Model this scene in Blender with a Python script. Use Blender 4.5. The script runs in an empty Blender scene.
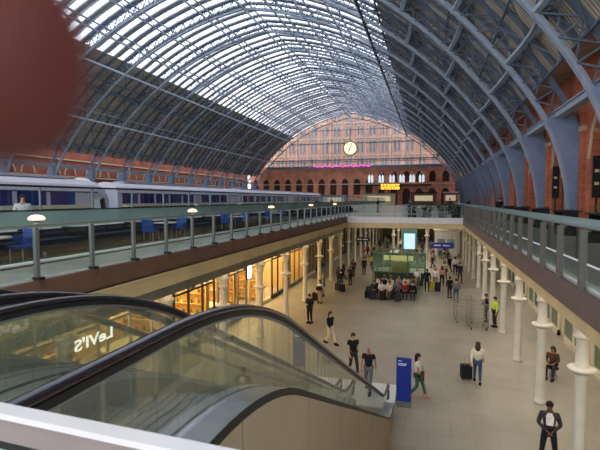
import bpy, bmesh, math, random
from mathutils import Vector, Matrix
random.seed(7)
SC = bpy.context.scene
C = SC.collection
PI = math.pi
R = math.radians

# ------------------------------------------------------------------ camera, sky, lights, exposure
EYE = 7.4
cam_d = bpy.data.cameras.new('camera')
cam = bpy.data.objects.new('camera', cam_d)
C.objects.link(cam)
cam_d.sensor_width = 36
cam_d.lens = 27.0                      # 450 px focal length on a 600 px frame
cam_d.clip_start = 0.004
cam_d.clip_end = 2000
cam.location = (0, 0, EYE)
PITCH = math.atan(25.5 / 450)
YAW = math.atan(131 / 450 * math.cos(PITCH))
cam.rotation_euler = (PI / 2 - PITCH, 0, YAW)
cam_d.dof.use_dof = True
cam_d.dof.focus_distance = 14
cam_d.dof.aperture_fstop = 27.0 / 3.2
SC.camera = cam

W = bpy.data.worlds.new('sky')
SC.world = W
W.use_nodes = True
nt = W.node_tree
bg = nt.nodes['Background']
tc = nt.nodes.new('ShaderNodeTexCoord')
nz = nt.nodes.new('ShaderNodeTexNoise')
nz.inputs['Scale'].default_value = 3.0
nz.inputs['Detail'].default_value = 4
cr = nt.nodes.new('ShaderNodeValToRGB')
cr.color_ramp.elements[0].position = .3
cr.color_ramp.elements[0].color = (.84, .88, .94, 1)
cr.color_ramp.elements[1].position = .7
cr.color_ramp.elements[1].color = (.98, .985, 1.0, 1)
nt.links.new(tc.outputs['Generated'], nz.inputs['Vector'])
nt.links.new(nz.outputs['Fac'], cr.inputs['Fac'])
nt.links.new(cr.outputs['Color'], bg.inputs['Color'])
bg.inputs['Strength'].default_value = 1.0

def area_light(name, loc, rot, sx, sy, power, color):
    l = bpy.data.lights.new(name, 'AREA')
    l.shape = 'RECTANGLE'; l.size = sx; l.size_y = sy
    l.energy = power; l.color = color
    o = bpy.data.objects.new(name, l)
    o.location = loc; o.rotation_euler = rot
    C.objects.link(o)
    return o
WARM = (1.0, .74, .38)
NEUT = (1.0, .9, .74)
# lighting of the concourse arcades under the upper deck (the strips stand in the arcade ceilings)
area_light('arcade_light', (-8.0, 22, 5.2), (0, 0, 0), .5, 36, 170, WARM)
area_light('arcade_light', (3.3, 22, 5.2), (0, 0, 0), .3, 36, 90, NEUT)
area_light('arcade_light', (-2.3, 58, 5.2), (0, 0, 0), 6, 30, 380, NEUT)
area_light('arcade_light', (5.6, 22, 5.2), (0, 0, 0), 1.0, 36, 140, NEUT)
area_light('shop_light', (-13.4, 24, 4.6), (0, 0, 0), 2.0, 30, 950, (1.0, .78, .42))

SC.view_settings.view_transform = 'Standard'
SC.view_settings.look = 'None'
SC.view_settings.gamma = 1
SC.view_settings.exposure = 1.38
SC.cycles.max_bounces = 7
SC.cycles.diffuse_bounces = 4
SC.cycles.glossy_bounces = 3
SC.cycles.transmission_bounces = 4
SC.cycles.transparent_max_bounces = 32
SC.cycles.caustics_reflective = False
SC.cycles.caustics_refractive = False
SC.cycles.sample_clamp_indirect = 4
SC.cycles.use_denoising = True

# ------------------------------------------------------------------ materials
def lin(c):
    return tuple(((v / 255) / 12.92 if v / 255 <= .04045 else ((v / 255 + .055) / 1.055) ** 2.4) for v in c)
MATS = {}
def mat(name, rgb, rough=.6, metal=0, var=.15, scale=4, bump=0, emit=None, es=0, spec=.4):
    if name in MATS: return MATS[name]
    m = bpy.data.materials.new(name); m.use_nodes = True
    n = m.node_tree.nodes; l = m.node_tree.links
    b = n['Principled BSDF']
    c = lin(rgb)
    t = n.new('ShaderNodeTexCoord'); z = n.new('ShaderNodeTexNoise')
    z.inputs['Scale'].default_value = scale; z.inputs['Detail'].default_value = 3
    l.new(t.outputs['Object'], z.inputs['Vector'])
    r = n.new('ShaderNodeValToRGB')
    r.color_ramp.elements[0].position = .3; r.color_ramp.elements[1].position = .7
    r.color_ramp.elements[0].color = tuple(v * (1 - var) for v in c) + (1,)
    r.color_ramp.elements[1].color = tuple(min(1, v * (1 + var)) for v in c) + (1,)
    l.new(z.outputs['Fac'], r.inputs['Fac']); l.new(r.outputs['Color'], b.inputs['Base Color'])
    b.inputs['Roughness'].default_value = rough; b.inputs['Metallic'].default_value = metal
    b.inputs['Specular IOR Level'].default_value = spec
    if emit:
        b.inputs['Emission Color'].default_value = lin(emit) + (1,)
        b.inputs['Emission Strength'].default_value = es
    if bump:
        bp = n.new('ShaderNodeBump'); bp.inputs['Strength'].default_value = bump
        l.new(z.outputs['Fac'], bp.inputs['Height']); l.new(bp.outputs['Normal'], b.inputs['Normal'])
    MATS[name] = m
    return m

def glass(name, tint, refl=.10, film=0.0, film_rgb=(120, 150, 145)):
    """thin clear sheet: passes tinted light, reflects a little more at a grazing angle, with an optional frosted film"""
    if name in MATS: return MATS[name]
    m = bpy.data.materials.new(name); m.use_nodes = True
    n = m.node_tree.nodes; l = m.node_tree.links
    for x in list(n):
        if x.type == 'BSDF_PRINCIPLED': n.remove(x)
    out = [x for x in n if x.type == 'OUTPUT_MATERIAL'][0]
    tr = n.new('ShaderNodeBsdfTransparent'); tr.inputs['Color'].default_value = tuple(tint) + (1,)
    gl = n.new('ShaderNodeBsdfGlossy'); gl.inputs['Roughness'].default_value = .02
    lw = n.new('ShaderNodeLayerWeight'); lw.inputs['Blend'].default_value = .35
    mu = n.new('ShaderNodeMath'); mu.operation = 'MULTIPLY_ADD'
    mu.inputs[1].default_value = refl * 3; mu.inputs[2].default_value = refl * .4
    l.new(lw.outputs['Fresnel'], mu.inputs[0])
    mx = n.new('ShaderNodeMixShader')
    l.new(mu.outputs[0], mx.inputs['Fac']); l.new(tr.outputs[0], mx.inputs[1]); l.new(gl.outputs[0], mx.inputs[2])
    last = mx
    if film:
        df = n.new('ShaderNodeBsdfDiffuse'); df.inputs['Color'].default_value = lin(film_rgb) + (1,)
        t = n.new('ShaderNodeTexCoord'); z = n.new('ShaderNodeTexNoise'); z.inputs['Scale'].default_value = .6
        l.new(t.outputs['Object'], z.inputs['Vector'])
        mp = n.new('ShaderNodeMapRange'); mp.inputs['To Min'].default_value = film * .7; mp.inputs['To Max'].default_value = film * 1.3
        l.new(z.outputs['Fac'], mp.inputs['Value'])
        m2 = n.new('ShaderNodeMixShader')
        l.new(mp.outputs[0], m2.inputs['Fac']); l.new(last.outputs[0], m2.inputs[1]); l.new(df.outputs[0], m2.inputs[2])
        last = m2
    l.new(last.outputs[0], out.inputs['Surface'])
    MATS[name] = m
    return m

def brick_mat(name, c1, c2, mortar, sx=1.0, axis='YZ', bw=.45, rh=.15, band=None):
    m = bpy.data.materials.new(name); m.use_nodes = True
    n = m.node_tree.nodes; l = m.node_tree.links
    b = n['Principled BSDF']; b.inputs['Roughness'].default_value = .85
    t = n.new('ShaderNodeTexCoord'); s = n.new('ShaderNodeSeparateXYZ'); cmb = n.new('ShaderNodeCombineXYZ')
    l.new(t.outputs['Object'], s.inputs[0])
    l.new(s.outputs['Y' if axis == 'YZ' else 'X'], cmb.inputs['X']); l.new(s.outputs['Z'], cmb.inputs['Y'])
    br = n.new('ShaderNodeTexBrick')
    br.inputs['Color1'].default_value = lin(c1) + (1,); br.inputs['Color2'].default_value = lin(c2) + (1,)
    br.inputs['Mortar'].default_value = lin(mortar) + (1,)
    br.inputs['Scale'].default_value = sx; br.inputs['Brick Width'].default_value = bw; br.inputs['Row Height'].default_value = rh
    br.inputs['Mortar Size'].default_value = .015
    l.new(cmb.outputs[0], br.inputs['Vector'])
    z = n.new('ShaderNodeTexNoise'); z.inputs['Scale'].default_value = .35; z.inputs['Detail'].default_value = 5
    l.new(t.outputs['Object'], z.inputs['Vector'])
    mp = n.new('ShaderNodeMapRange'); mp.inputs['From Min'].default_value = .3; mp.inputs['From Max'].default_value = .7
    mp.inputs['To Min'].default_value = .7; mp.inputs['To Max'].default_value = 1.25
    l.new(z.outputs['Fac'], mp.inputs['Value'])
    mx = n.new('ShaderNodeVectorMath'); mx.operation = 'SCALE'
    l.new(br.outputs['Color'], mx.inputs[0]); l.new(mp.outputs[0], mx.inputs['Scale'])
    l.new(mx.outputs[0], b.inputs['Base Color'])
    MATS[name] = m
    return m

def tile_mat(name, c1, c2, joint, size=.9, rough=.35):
    m = bpy.data.materials.new(name); m.use_nodes = True
    n = m.node_tree.nodes; l = m.node_tree.links
    b = n['Principled BSDF']; b.inputs['Roughness'].default_value = rough
    t = n.new('ShaderNodeTexCoord')
    br = n.new('ShaderNodeTexBrick'); br.inputs['Scale'].default_value = 1
    br.inputs['Brick Width'].default_value = size * 1.6; br.inputs['Row Height'].default_value = size
    br.inputs['Mortar Size'].default_value = .012; br.offset = .5
    br.inputs['Color1'].default_value = lin(c1) + (1,); br.inputs['Color2'].default_value = lin(c2) + (1,)
    br.inputs['Mortar'].default_value = lin(joint) + (1,)
    l.new(t.outputs['Object'], br.inputs['Vector'])
    z = n.new('ShaderNodeTexNoise'); z.inputs['Scale'].default_value = .5; z.inputs['Detail'].default_value = 6
    l.new(t.outputs['Object'], z.inputs['Vector'])
    mp = n.new('ShaderNodeMapRange'); mp.inputs['From Min'].default_value = .3; mp.inputs['From Max'].default_value = .7
    mp.inputs['To Min'].default_value = .86; mp.inputs['To Max'].default_value = 1.12
    l.new(z.outputs['Fac'], mp.inputs['Value'])
    mx = n.new('ShaderNodeVectorMath'); mx.operation = 'SCALE'
    l.new(br.outputs['Color'], mx.inputs[0]); l.new(mp.outputs[0], mx.inputs['Scale'])
    l.new(mx.outputs[0], b.inputs['Base Color'])
    MATS[name] = m
    return m

def board_mat(name, c1, c2, period=.55):
    """matchboarding whose joints run across the hall"""
    m = bpy.data.materials.new(name); m.use_nodes = True
    n = m.node_tree.nodes; l = m.node_tree.links
    b = n['Principled BSDF']; b.inputs['Roughness'].default_value = .8
    t = n.new('ShaderNodeTexCoord')
    w = n.new('ShaderNodeTexWave'); w.wave_type = 'BANDS'; w.bands_direction = 'Y'
    w.inputs['Scale'].default_value = 1 / period / 2; w.inputs['Distortion'].default_value = .25
    w.inputs['Detail'].default_value = 2
    l.new(t.outputs['Object'], w.inputs['Vector'])
    z = n.new('ShaderNodeTexNoise'); z.inputs['Scale'].default_value = .5; z.inputs['Detail'].default_value = 5
    l.new(t.outputs['Object'], z.inputs['Vector'])
    ad = n.new('ShaderNodeMath'); ad.operation = 'MULTIPLY'
    l.new(w.outputs['Fac'], ad.inputs[0]); l.new(z.outputs['Fac'], ad.inputs[1])
    r = n.new('ShaderNodeValToRGB'); r.color_ramp.elements[0].color = lin(c1) + (1,); r.color_ramp.elements[1].color = lin(c2) + (1,)
    r.color_ramp.elements[0].position = .1; r.color_ramp.elements[1].position = .6
    l.new(ad.outputs[0], r.inputs['Fac']); l.new(r.outputs['Color'], b.inputs['Base Color'])
    MATS[name] = m
    return m

RIBL = mat('rib_blue_light', (160, 173, 192), .45, 0, .12, 1.5)
RIBD = mat('rib_blue', (100, 114, 136), .5, 0, .15, 1.5)
BARS = mat('glazing_bar_grey', (158, 164, 174), .55, 0, .15, 2)
CHROME = mat('brushed_steel', (190, 190, 190), .28, .9, .06, 8)
STEEL = mat('satin_grey_steel', (128, 130, 132), .4, .5, .1, 6)
DARKP = mat('dark_grey_post', (98, 92, 86), .5, .0, .1, 6)
RUBBER = mat('black_rubber', (78, 75, 84), .14, .9, .1, 10, spec=1.0)
RUBBER.node_tree.nodes['Principled BSDF'].inputs['Coat Weight'].default_value = .8
WHITEM = mat('white_metal', (222, 220, 222), .35, 0, .04, 3)
CREAM = mat('cream_paint', (226, 216, 190), .5, 0, .06, 3)
CREAMW = mat('cream_cladding', (206, 186, 138), .55, 0, .1, 1.2)
FASC_L = mat('brown_fascia', (112, 84, 70), .55, 0, .14, 1.5)
FASC_R = mat('brown_grey_fascia', (108, 92, 88), .55, 0, .08, 1.5)
BEAMG = mat('grey_steel_beam', (128, 126, 118), .5, .2, .12, 2)
GLS = glass('balustrade_glass', (.86, .92, .90), .03)
GLSE = glass('escalator_glass', (.93, .95, .91), .08, .07, (170, 172, 150))
GLST = glass('teal_ledge_glass', (.62, .80, .78), .12, .5, (186, 216, 212))
GLSW = glass('window_glass', (.8, .86, .9), .12)
def milky(name, rgb, part):
    m = bpy.data.materials.new(name); m.use_nodes = True
    n = m.node_tree.nodes; l = m.node_tree.links
    n.remove(n['Principled BSDF']); out = n['Material Output']
    tr = n.new('ShaderNodeBsdfTransparent'); tr.inputs['Color'].default_value = lin((238, 244, 250)) + (1,)
    tl = n.new('ShaderNodeBsdfTranslucent')
    t = n.new('ShaderNodeTexCoord'); z = n.new('ShaderNodeTexNoise'); z.inputs['Scale'].default_value = .25; z.inputs['Detail'].default_value = 4
    r = n.new('ShaderNodeValToRGB'); c = lin(rgb)
    r.color_ramp.elements[0].position = .3; r.color_ramp.elements[1].position = .7
    r.color_ramp.elements[0].color = tuple(v*.82 for v in c) + (1,); r.color_ramp.elements[1].color = c + (1,)
    l.new(t.outputs['Object'], z.inputs['Vector']); l.new(z.outputs['Fac'], r.inputs['Fac']); l.new(r.outputs['Color'], tl.inputs['Color'])
    mx = n.new('ShaderNodeMixShader'); mx.inputs['Fac'].default_value = part
    l.new(tr.outputs[0], mx.inputs[1]); l.new(tl.outputs[0], mx.inputs[2]); l.new(mx.outputs[0], out.inputs['Surface'])
    return m
GLSROOF = milky('roof_glass', (240, 245, 252), .6)
GLSG = glass('green_glass', (.80, .90, .82), .12, .14, (130, 160, 136))
BRICK_R = brick_mat('red_brick', (206, 122, 88), (184, 102, 72), (150, 100, 80))
BRICK_B = brick_mat('end_red_brick', (236, 160, 132), (222, 142, 114), (190, 130, 110), axis='XZ')
BRICK_H = brick_mat('hotel_brick', (222, 168, 140), (208, 150, 124), (206, 176, 160), axis='XZ')
FLOORM = tile_mat('concourse_limestone', (165, 158, 145), (161, 153, 139), (150, 142, 128), .9, .4)
DECKM = tile_mat('deck_paving', (178, 176, 164), (168, 166, 156), (130, 128, 120), .6, .3)
BOARD = board_mat('roof_boarding', (150, 140, 124), (238, 226, 204))
NAVY = mat('navy_upholstery', (24, 30, 52), .6, 0, .2, 5)
BLUEC = mat('blue_chair_fabric', (34, 66, 132), .6, 0, .15, 8)
BLACK = mat('black_paint', (20, 20, 22), .5, 0, .2, 5)
PLASTER = mat('cream_plaster', (218, 204, 168), .7, 0, .08, 1)
STONE = mat('pale_stone', (206, 186, 158), .7, 0, .1, 2)

# ------------------------------------------------------------------ mesh helpers
class MB:
    def __init__(s): s.v = []; s.f = []; s.m = []; s.sm = []
    def add(s, vs, fs, mi=0, smooth=False):
        o = len(s.v); s.v += [tuple(v) for v in vs]
        for f in fs: s.f.append(tuple(i + o for i in f)); s.m.append(mi); s.sm.append(smooth)
        return s
    def box(s, c, d, mi=0, rz=0):
        x, y, z = (v / 2 for v in d); cs, sn = math.cos(rz), math.sin(rz)
        vs = []
        for i, j, k in ((-1,-1,-1),(1,-1,-1),(1,1,-1),(-1,1,-1),(-1,-1,1),(1,-1,1),(1,1,1),(-1,1,1)):
            a, b = i * x, j * y
            vs.append((c[0] + a * cs - b * sn, c[1] + a * sn + b * cs, c[2] + k * z))
        return s.add(vs, [(0,3,2,1),(4,5,6,7),(0,1,5,4),(1,2,6,5),(2,3,7,6),(3,0,4,7)], mi)
    def b2(s, x0, x1, y0, y1, z0, z1, mi=0):
        return s.box(((x0+x1)/2, (y0+y1)/2, (z0+z1)/2), (abs(x1-x0), abs(y1-y0), abs(z1-z0)), mi)
    def tube(s, pts, r, n=6, mi=0, cap=True, up=(0, 0, 1)):
        """r: number, or list per point, or (rx, ry) flat section"""
        P = [Vector(p) for p in pts]; rings = []; up0 = Vector(up)
        for i, p in enumerate(P):
            t = (P[min(i+1, len(P)-1)] - P[max(i-1, 0)])
            if t.length < 1e-9: t = Vector((0, 0, 1))
            t.normalize()
            u = up0 if abs(t.dot(up0)) < .98 else Vector((1, 0, 0) if abs(t.x) < .9 else (0, 1, 0))
            a = t.cross(u).normalized(); b = a.cross(t).normalized()
            rr = r[i] if isinstance(r, list) else r
            ra, rb = rr if isinstance(rr, tuple) else (rr, rr)
            if n == 4:
                ring = [p + a*ra + b*rb, p - a*ra + b*rb, p - a*ra - b*rb, p + a*ra - b*rb]
            else:
                ring = [p + a*ra*math.cos(2*PI*k/n) + b*rb*math.sin(2*PI*k/n) for k in range(n)]
            rings.append(ring)
        vs = [v for g in rings for v in g]; fs = []
        for i in range(len(P)-1):
            for k in range(n):
                fs.append((i*n+k, i*n+(k+1) % n, (i+1)*n+(k+1) % n, (i+1)*n+k))
        if cap:
            fs.append(tuple(range(n))[::-1]); fs.append(tuple(range((len(P)-1)*n, len(P)*n)))
        return s.add(vs, fs, mi, n > 4)
    def lathe(s, prof, n=16, c=(0, 0, 0), mi=0):
        vs = []; fs = []
        for r, z in prof:
            for k in range(n):
                vs.append((c[0] + r*math.cos(2*PI*k/n), c[1] + r*math.sin(2*PI*k/n), c[2] + z))
        for i in range(len(prof)-1):
            for k in range(n):
                fs.append((i*n+k, i*n+(k+1) % n, (i+1)*n+(k+1) % n, (i+1)*n+k))
        fs.append(tuple(range(n))[::-1]); fs.append(tuple(range((len(prof)-1)*n, len(prof)*n)))
        return s.add(vs, fs, mi, True)
    def ball(s, c, r, n=12, mi=0, z0=-1.0):
        rx, ry, rz = r if isinstance(r, tuple) else (r, r, r)
        m = n // 2; vs = []; fs = []
        a0 = math.asin(max(-1, z0))
        for i in range(m+1):
            t = a0 + (PI/2 - a0) * i / m
            q = max(math.cos(t), .02)
            for k in range(n):
                vs.append((c[0] + rx*q*math.cos(2*PI*k/n), c[1] + ry*q*math.sin(2*PI*k/n), c[2] + rz*math.sin(t)))
        for i in range(m):
            for k in range(n):
                fs.append((i*n+k, i*n+(k+1) % n, (i+1)*n+(k+1) % n, (i+1)*n+k))
        fs.append(tuple(range(n))[::-1]); fs.append(tuple(range(m*n, (m+1)*n)))
        return s.add(vs, fs, mi, True)
    def prism(s, poly, axis, a, b, mi=0):
        """poly of (u, v); axis 'x': (u,v)=(y,z); 'y': (u,v)=(x,z); 'z': (u,v)=(x,y)"""
        def P(u, v, w):
            return {'x': (w, u, v), 'y': (u, w, v), 'z': (u, v, w)}[axis]
        n = len(poly)
        vs = [P(u, v, a) for u, v in poly] + [P(u, v, b) for u, v in poly]
        fs = [tuple(range(n))[::-1], tuple(range(n, 2*n))] + [(i, (i+1) % n, n+(i+1) % n, n+i) for i in range(n)]
        return s.add(vs, fs, mi)
    def strip(s, top, bot, axis, a, b, mi=0):
        """solid between two polylines of equal length (u,v) extruded along axis"""
        for i in range(len(top)-1):
            s.prism([bot[i], bot[i+1], top[i+1], top[i]], axis, a, b, mi)
        return s
    def mesh(s, name, mats):
        me = bpy.data.meshes.new(name)
        me.from_pydata(s.v, [], s.f)
        for m in (mats if isinstance(mats, (list, tuple)) else [mats]): me.materials.append(m)
        me.polygons.foreach_set('material_index', s.m)
        me.polygons.foreach_set('use_smooth', s.sm)
        bm = bmesh.new(); bm.from_mesh(me)
        bmesh.ops.recalc_face_normals(bm, faces=bm.faces); bm.to_mesh(me); bm.free()
        me.update()
        return me
    def build(s, name, mats, parent=None, loc=None, rz=0):
        return link(name, s.mesh(name, mats), parent, loc, rz)

def link(name, data, parent=None, loc=None, rz=0):
    o = bpy.data.objects.new(name, data); C.objects.link(o)
    if parent: o.parent = parent
    if loc: o.location = loc
    if rz: o.rotation_euler.z = rz
    return o
def tag(o, label=None, cat=None, group=None, kind=None):
    if label: o['label'] = label
    if cat: o['category'] = cat
    if group: o['group'] = group
    if kind: o['kind'] = kind
    return o
def thing(name, label, cat, loc=(0, 0, 0), rz=0, group=None):
    o = bpy.data.objects.new(name, None); C.objects.link(o)
    o.location = loc; o.rotation_euler.z = rz; o.empty_display_size = .1
    return tag(o, label, cat, group)
def struct(name, mb, m, label=None):
    return tag(mb.build(name, m), label, None, None, 'structure')
def dup(root, loc=None, rz=None, label=None, group=None):
    def cp(o, par):
        c = o.copy(); C.objects.link(c)
        if par: c.parent = par
        for ch in KIDS.get(o.name, []): cp(ch, c)
        return c
    c = cp(root, None)
    if loc is not None: c.location = loc
    if rz is not None: c.rotation_euler.z = rz
    if label: c['label'] = label
    if group: c['group'] = group
    return c
KIDS = {}
def learn(root):
    """remember the tree below a thing so that dup can copy it"""
    for o in bpy.data.objects:
        if o.parent: 
            KIDS.setdefault(o.parent.name, [])
            if o not in KIDS[o.parent.name]: KIDS[o.parent.name].append(o)
    return root
ORD = 'first second third fourth fifth sixth seventh eighth ninth tenth eleventh twelfth thirteenth fourteenth fifteenth sixteenth seventeenth eighteenth nineteenth twentieth'.split()

# ------------------------------------------------------------------ dimensions
DECK = 5.8
XL, XR = -7.3, 2.7            # edges of the opening over the concourse
YE = 40.0                     # far end of the opening
CX = -26.0                    # centre line of the train shed
HALF = 36.6
YEND = 150.0
BAY = 8.9
RIBY = [34 + BAY*k for k in range(-4, 14)]

def arch_pt(t, off=0.0):
    """t in 0..1 from springing to crown of the pointed arch -> (distance from centre line, height over deck)"""
    th = R(35); rl, ru = 17.4, 48.8
    cl = HALF - rl; cu = (cl - (ru-rl)*math.cos(th), -(ru-rl)*math.sin(th))
    t1 = math.acos(-cu[0]/(ru-off)); L1 = rl*th; L2 = ru*(math.acos(-cu[0]/ru)-th); s = t*(L1+L2)
    if s <= L1:
        a = s/rl; return (cl + (rl-off)*math.cos(a), (rl-off)*math.sin(a))
    q = (s-L1)/L2; a = th + (t1-th)*q
    return (cu[0] + (ru-off)*math.cos(a), cu[1] + (ru-off)*math.sin(a))
def t_for_x(x, off=0.0):
    a, b = 0.0, 1.0
    for _ in range(40):
        m = (a+b)/2
        if arch_pt(m, off)[0] > x: a = m
        else: b = m
    return a
def AP(t, side, off, y):
    x, z = arch_pt(t, off); return (CX + side*x, y, DECK + z)

# ------------------------------------------------------------------ floors and decks
struct('floor', MB().b2(-16, 9, -6, 96, -.3, 0), FLOORM, 'pale tan stone concourse floor of large tiles')
Y0 = -14
struct('floor_upper_left', MB().b2(CX-HALF, XL, Y0, YEND+2, DECK-.35, DECK), DECKM)
struct('floor_upper_right', MB().b2(XR, CX+HALF, Y0, YEND+2, DECK-.35, DECK), DECKM)
struct('floor_upper_far', MB().b2(XL, XR, YE, YEND+2, DECK-.35, DECK), DECKM)
struct('floor_upper_near', MB().b2(XL, XR, Y0, .86, DECK-.35, DECK), DECKM)
# fascias
t = MB(); t.b2(XL-.02, XL+.10, .86, YE, DECK-.42, DECK+.04); struct('trim_1', t, FASC_L, 'brown fascia board of the left deck edge')
t = MB(); t.b2(XL-.3, XL+.22, .86, YE, DECK-.84, DECK-.42)
t.b2(XL-.3, XL+.27, .86, YE, DECK-.46, DECK-.42)
for k in range(12): t.b2(XL+.215, XL+.232, 1.5+k*3.3, 1.56+k*3.3, DECK-.84, DECK-.46)
struct('trim_2', t, CREAMW, 'warm cream cladding band below the left deck edge')
t = MB(); t.b2(XR-.10, XR+.02, .86, YE, DECK-.52, DECK-.04); struct('trim_3', t, FASC_R, 'brown grey fascia of the right deck edge')
t = MB(); t.b2(XR-.05, XR+.5, .86, YE, DECK-.80, DECK-.52); struct('trim_4', t, CREAMW, 'cream soffit band below the right deck edge')
t = MB(); t.b2(XL, XR, YE-.12, YE+.02, DECK-.45, DECK+.05); struct('trim_5', t, WHITEM, 'white fascia at the far end of the opening')
t = MB(); t.b2(XL, XR, YE-.2, YE+.4, DECK-.9, DECK-.45); struct('trim_6', t, CREAMW, 'cream beam below the white fascia')
# arcade ceilings and side beams over the columns
t = MB()
t.b2(-11.4, XL, .86, 95, DECK-.5, DECK-.36); t.b2(XR, 6.7, .86, 95, DECK-.5, DECK-.36); t.b2(XL, XR, YE, 95, DECK-.5, DECK-.36)
struct('ceiling_arcade', t, PLASTER)
t = MB(); t.b2(-8.0, -7.7, .86, YE, 4.46, 4.98); t.b2(-8.95, -8.45, -3, 95, 4.62, 5.3)
for k in range(-2, 6): t.b2(-8.9, -7.62, 13.4+4.45*k-.12, 13.4+4.45*k+.12, 4.42, 4.96)
struct('trim_7', t, BEAMG, 'grey steel beams over the left row of columns')
t = MB(); t.b2(3.73, 4.13, -3, 95, 4.75, 5.3); struct('trim_8', t, CREAMW, 'cream beam on the right row of columns')
# far end walls of the concourse
t = MB(); t.b2(-16, 9, 95, 95.3, 0, 5.4); struct('wall_far_concourse', t, PLASTER)

# ------------------------------------------------------------------ shop fronts under the decks
t = MB()
t.b2(-15.6, -15.4, 2, 95, 0, 5.3)
for k in range(-1, 20):
    y = 4.5 + 4.45*k
    if 0 < y < 9 or 33 < y < 94: t.b2(-15.5, -11.3, y-.08, y+.08, 0, 5.3)
t.b2(-11.5, -11.2, 0, 95, 4.3, 5.3)
struct('wall_left_shops', t, mat('golden_shop_plaster', (222, 184, 116), .7, 0, .1, 1))
t = MB()
t.b2(6.9, 7.2, -3, 95, 0, 5.3)
struct('wall_right_shops', t, PLASTER)
wn = 2
GLSS = glass('shop_glass', (.95, .96, .95), .03)
SHELFM = mat('honey_wood', (214, 180, 112), .5, 0, .15, 6)
for k in range(19):
    y = 4.5 + 4.45*k
    w = thing('window_%d' % wn, None, None, (-11.3, y, 0)); w['kind'] = 'structure'; wn += 1
    f = MB()
    for yy in (.2, 1.5, 2.9, 4.2): f.b2(-.05, .05, yy-.04, yy+.04, 0, 4.3)
    f.b2(-.05, .05, .2, 4.2, 2.9, 3.0); f.b2(-.05, .05, .2, 4.2, 4.2, 4.3); f.b2(-.08, .08, .2, 4.2, 0, .25)
    f.build('window_frame', [BLACK, BEAMG, CREAM][k % 3], w)
    if k not in (1, 3, 5): MB().b2(-.01, .01, .24, 4.16, .25, 4.2).build('pane', GLSS, w)
# right side shop windows
for k in range(19):
    y = 4.5 + 4.45*k
    w = thing('window_%d' % wn, None, None, (6.88, y, 0)); w['kind'] = 'structure'; wn += 1
    f = MB()
    for yy in (.5, 2.2, 3.9): f.b2(-.12, .0, yy-.06, yy+.06, 0, 3.6)
    f.b2(-.12, .0, .44, 3.96, 3.5, 3.6); f.b2(-.12, 0, .44, 3.96, 0, .3); f.b2(-.12, 0, .44, 3.96, 2.4, 2.46)
    f.build('window_frame', CREAM, w)
    MB().b2(-.05, -.03, .56, 3.84, .3, 3.5).build('pane', GLSG if k % 3 == 0 else GLSW, w)

# ------------------------------------------------------------------ walls of the train shed
def arched_panel(mb, y0, y1, z0, z1, yo0, yo1, zs, x0, x1, mi=0, n=10, pointed=True):
    """wall slab x0..x1 over y0..y1, z0..z1 with an arched opening between yo0 and yo1 springing at zs"""
    if yo0 > y0: mb.b2(x0, x1, y0, yo0, z0, z1, mi)
    if y1 > yo1: mb.b2(x0, x1, yo1, y1, z0, z1, mi)
    r = (yo1-yo0)/2; c = (yo0+yo1)/2
    for i in range(n):
        a = yo0 + (yo1-yo0)*i/n; b = yo0 + (yo1-yo0)*(i+1)/n
        def h(u):
            q = abs(u-c)/r
            return zs + (r*1.35*math.sqrt(max(0, 1-q**1.6)) if pointed else r*math.sqrt(max(0, 1-q*q)))
        mb.prism([(a, h(a)), (b, h(b)), (b, z1), (a, z1)], 'x', x0, x1, mi)
def arch_trim(mb, yo0, yo1, zs, x0, x1, wdt=.3, mi=0, n=14):
    r = (yo1-yo0)/2; c = (yo0+yo1)/2; inn = []; out = []
    for i in range(n+1):
        u = yo0 + (yo1-yo0)*i/n; q = abs(u-c)/r
        h = zs + r*1.35*math.sqrt(max(0, 1-q**1.6))
        a = math.atan2(h-zs, u-c)
        inn.append((u, h)); out.append((u + wdt*math.cos(a), h + wdt*math.sin(a)))
    mb.strip(out, inn, 'x', x0, x1, mi)

XW = CX + HALF
RW_IN = XW - 1.2
wr = MB(); wt = MB(); wdk = MB()
for k, y in enumerate(RIBY[:-1]):
    if y < 5: continue
    y1 = y + BAY
    arched_panel(wr, y, y1, DECK, 16.5, y+2.2, y+6.7, DECK+4.1, RW_IN, RW_IN+1.0)
    arch_trim(wt, y+2.2, y+6.7, DECK+4.1, RW_IN-.08, RW_IN+.25, .32)
    for a in (y+.45, y+7.65):                        # brick pilasters
        wr.b2(RW_IN-.18, RW_IN, a, a+.8, DECK, 16.5)
        wt.b2(RW_IN-.24, RW_IN, a-.05, a+.85, DECK+6.0, DECK+6.3)
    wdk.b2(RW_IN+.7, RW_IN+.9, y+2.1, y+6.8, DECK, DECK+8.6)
    for j in range(3): wt.b2(RW_IN+.6, RW_IN+.7, y+3.3+j*1.15, y+3.42+j*1.15, DECK, DECK+7)
    wt.b2(RW_IN+.58, RW_IN+.7, y+2.2, y+6.7, DECK+3.4, DECK+3.6)
struct('wall_right', wr, BRICK_R, 'red brick side wall with pointed arch recesses')
struct('trim_9', wt, STONE, 'pale stone dressings of the right brick wall')
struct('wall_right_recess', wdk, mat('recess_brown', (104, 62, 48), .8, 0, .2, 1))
XWL = CX - HALF
wl = MB(); wt = MB(); wdk = MB()
for k, y in enumerate(RIBY[:-1]):
    if y < 20: continue
    arched_panel(wl, y, y+BAY, DECK, 18, y+1.5, y+3.9, DECK+6.0, XWL-1.2, XWL-.3)
    arch_trim(wt, y+1.5, y+3.9, DECK+6.0, XWL-.4, XWL-.22, .25)
    arch_trim(wt, y+5.2, y+7.6, DECK+6.0, XWL-.4, XWL-.22, .25)
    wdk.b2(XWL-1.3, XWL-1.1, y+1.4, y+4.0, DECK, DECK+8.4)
for z in (DECK+3.6, DECK+5.6, DECK+8.6): wt.b2(XWL-.4, XWL-.1, 20, YEND, z, z+.22)
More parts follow.
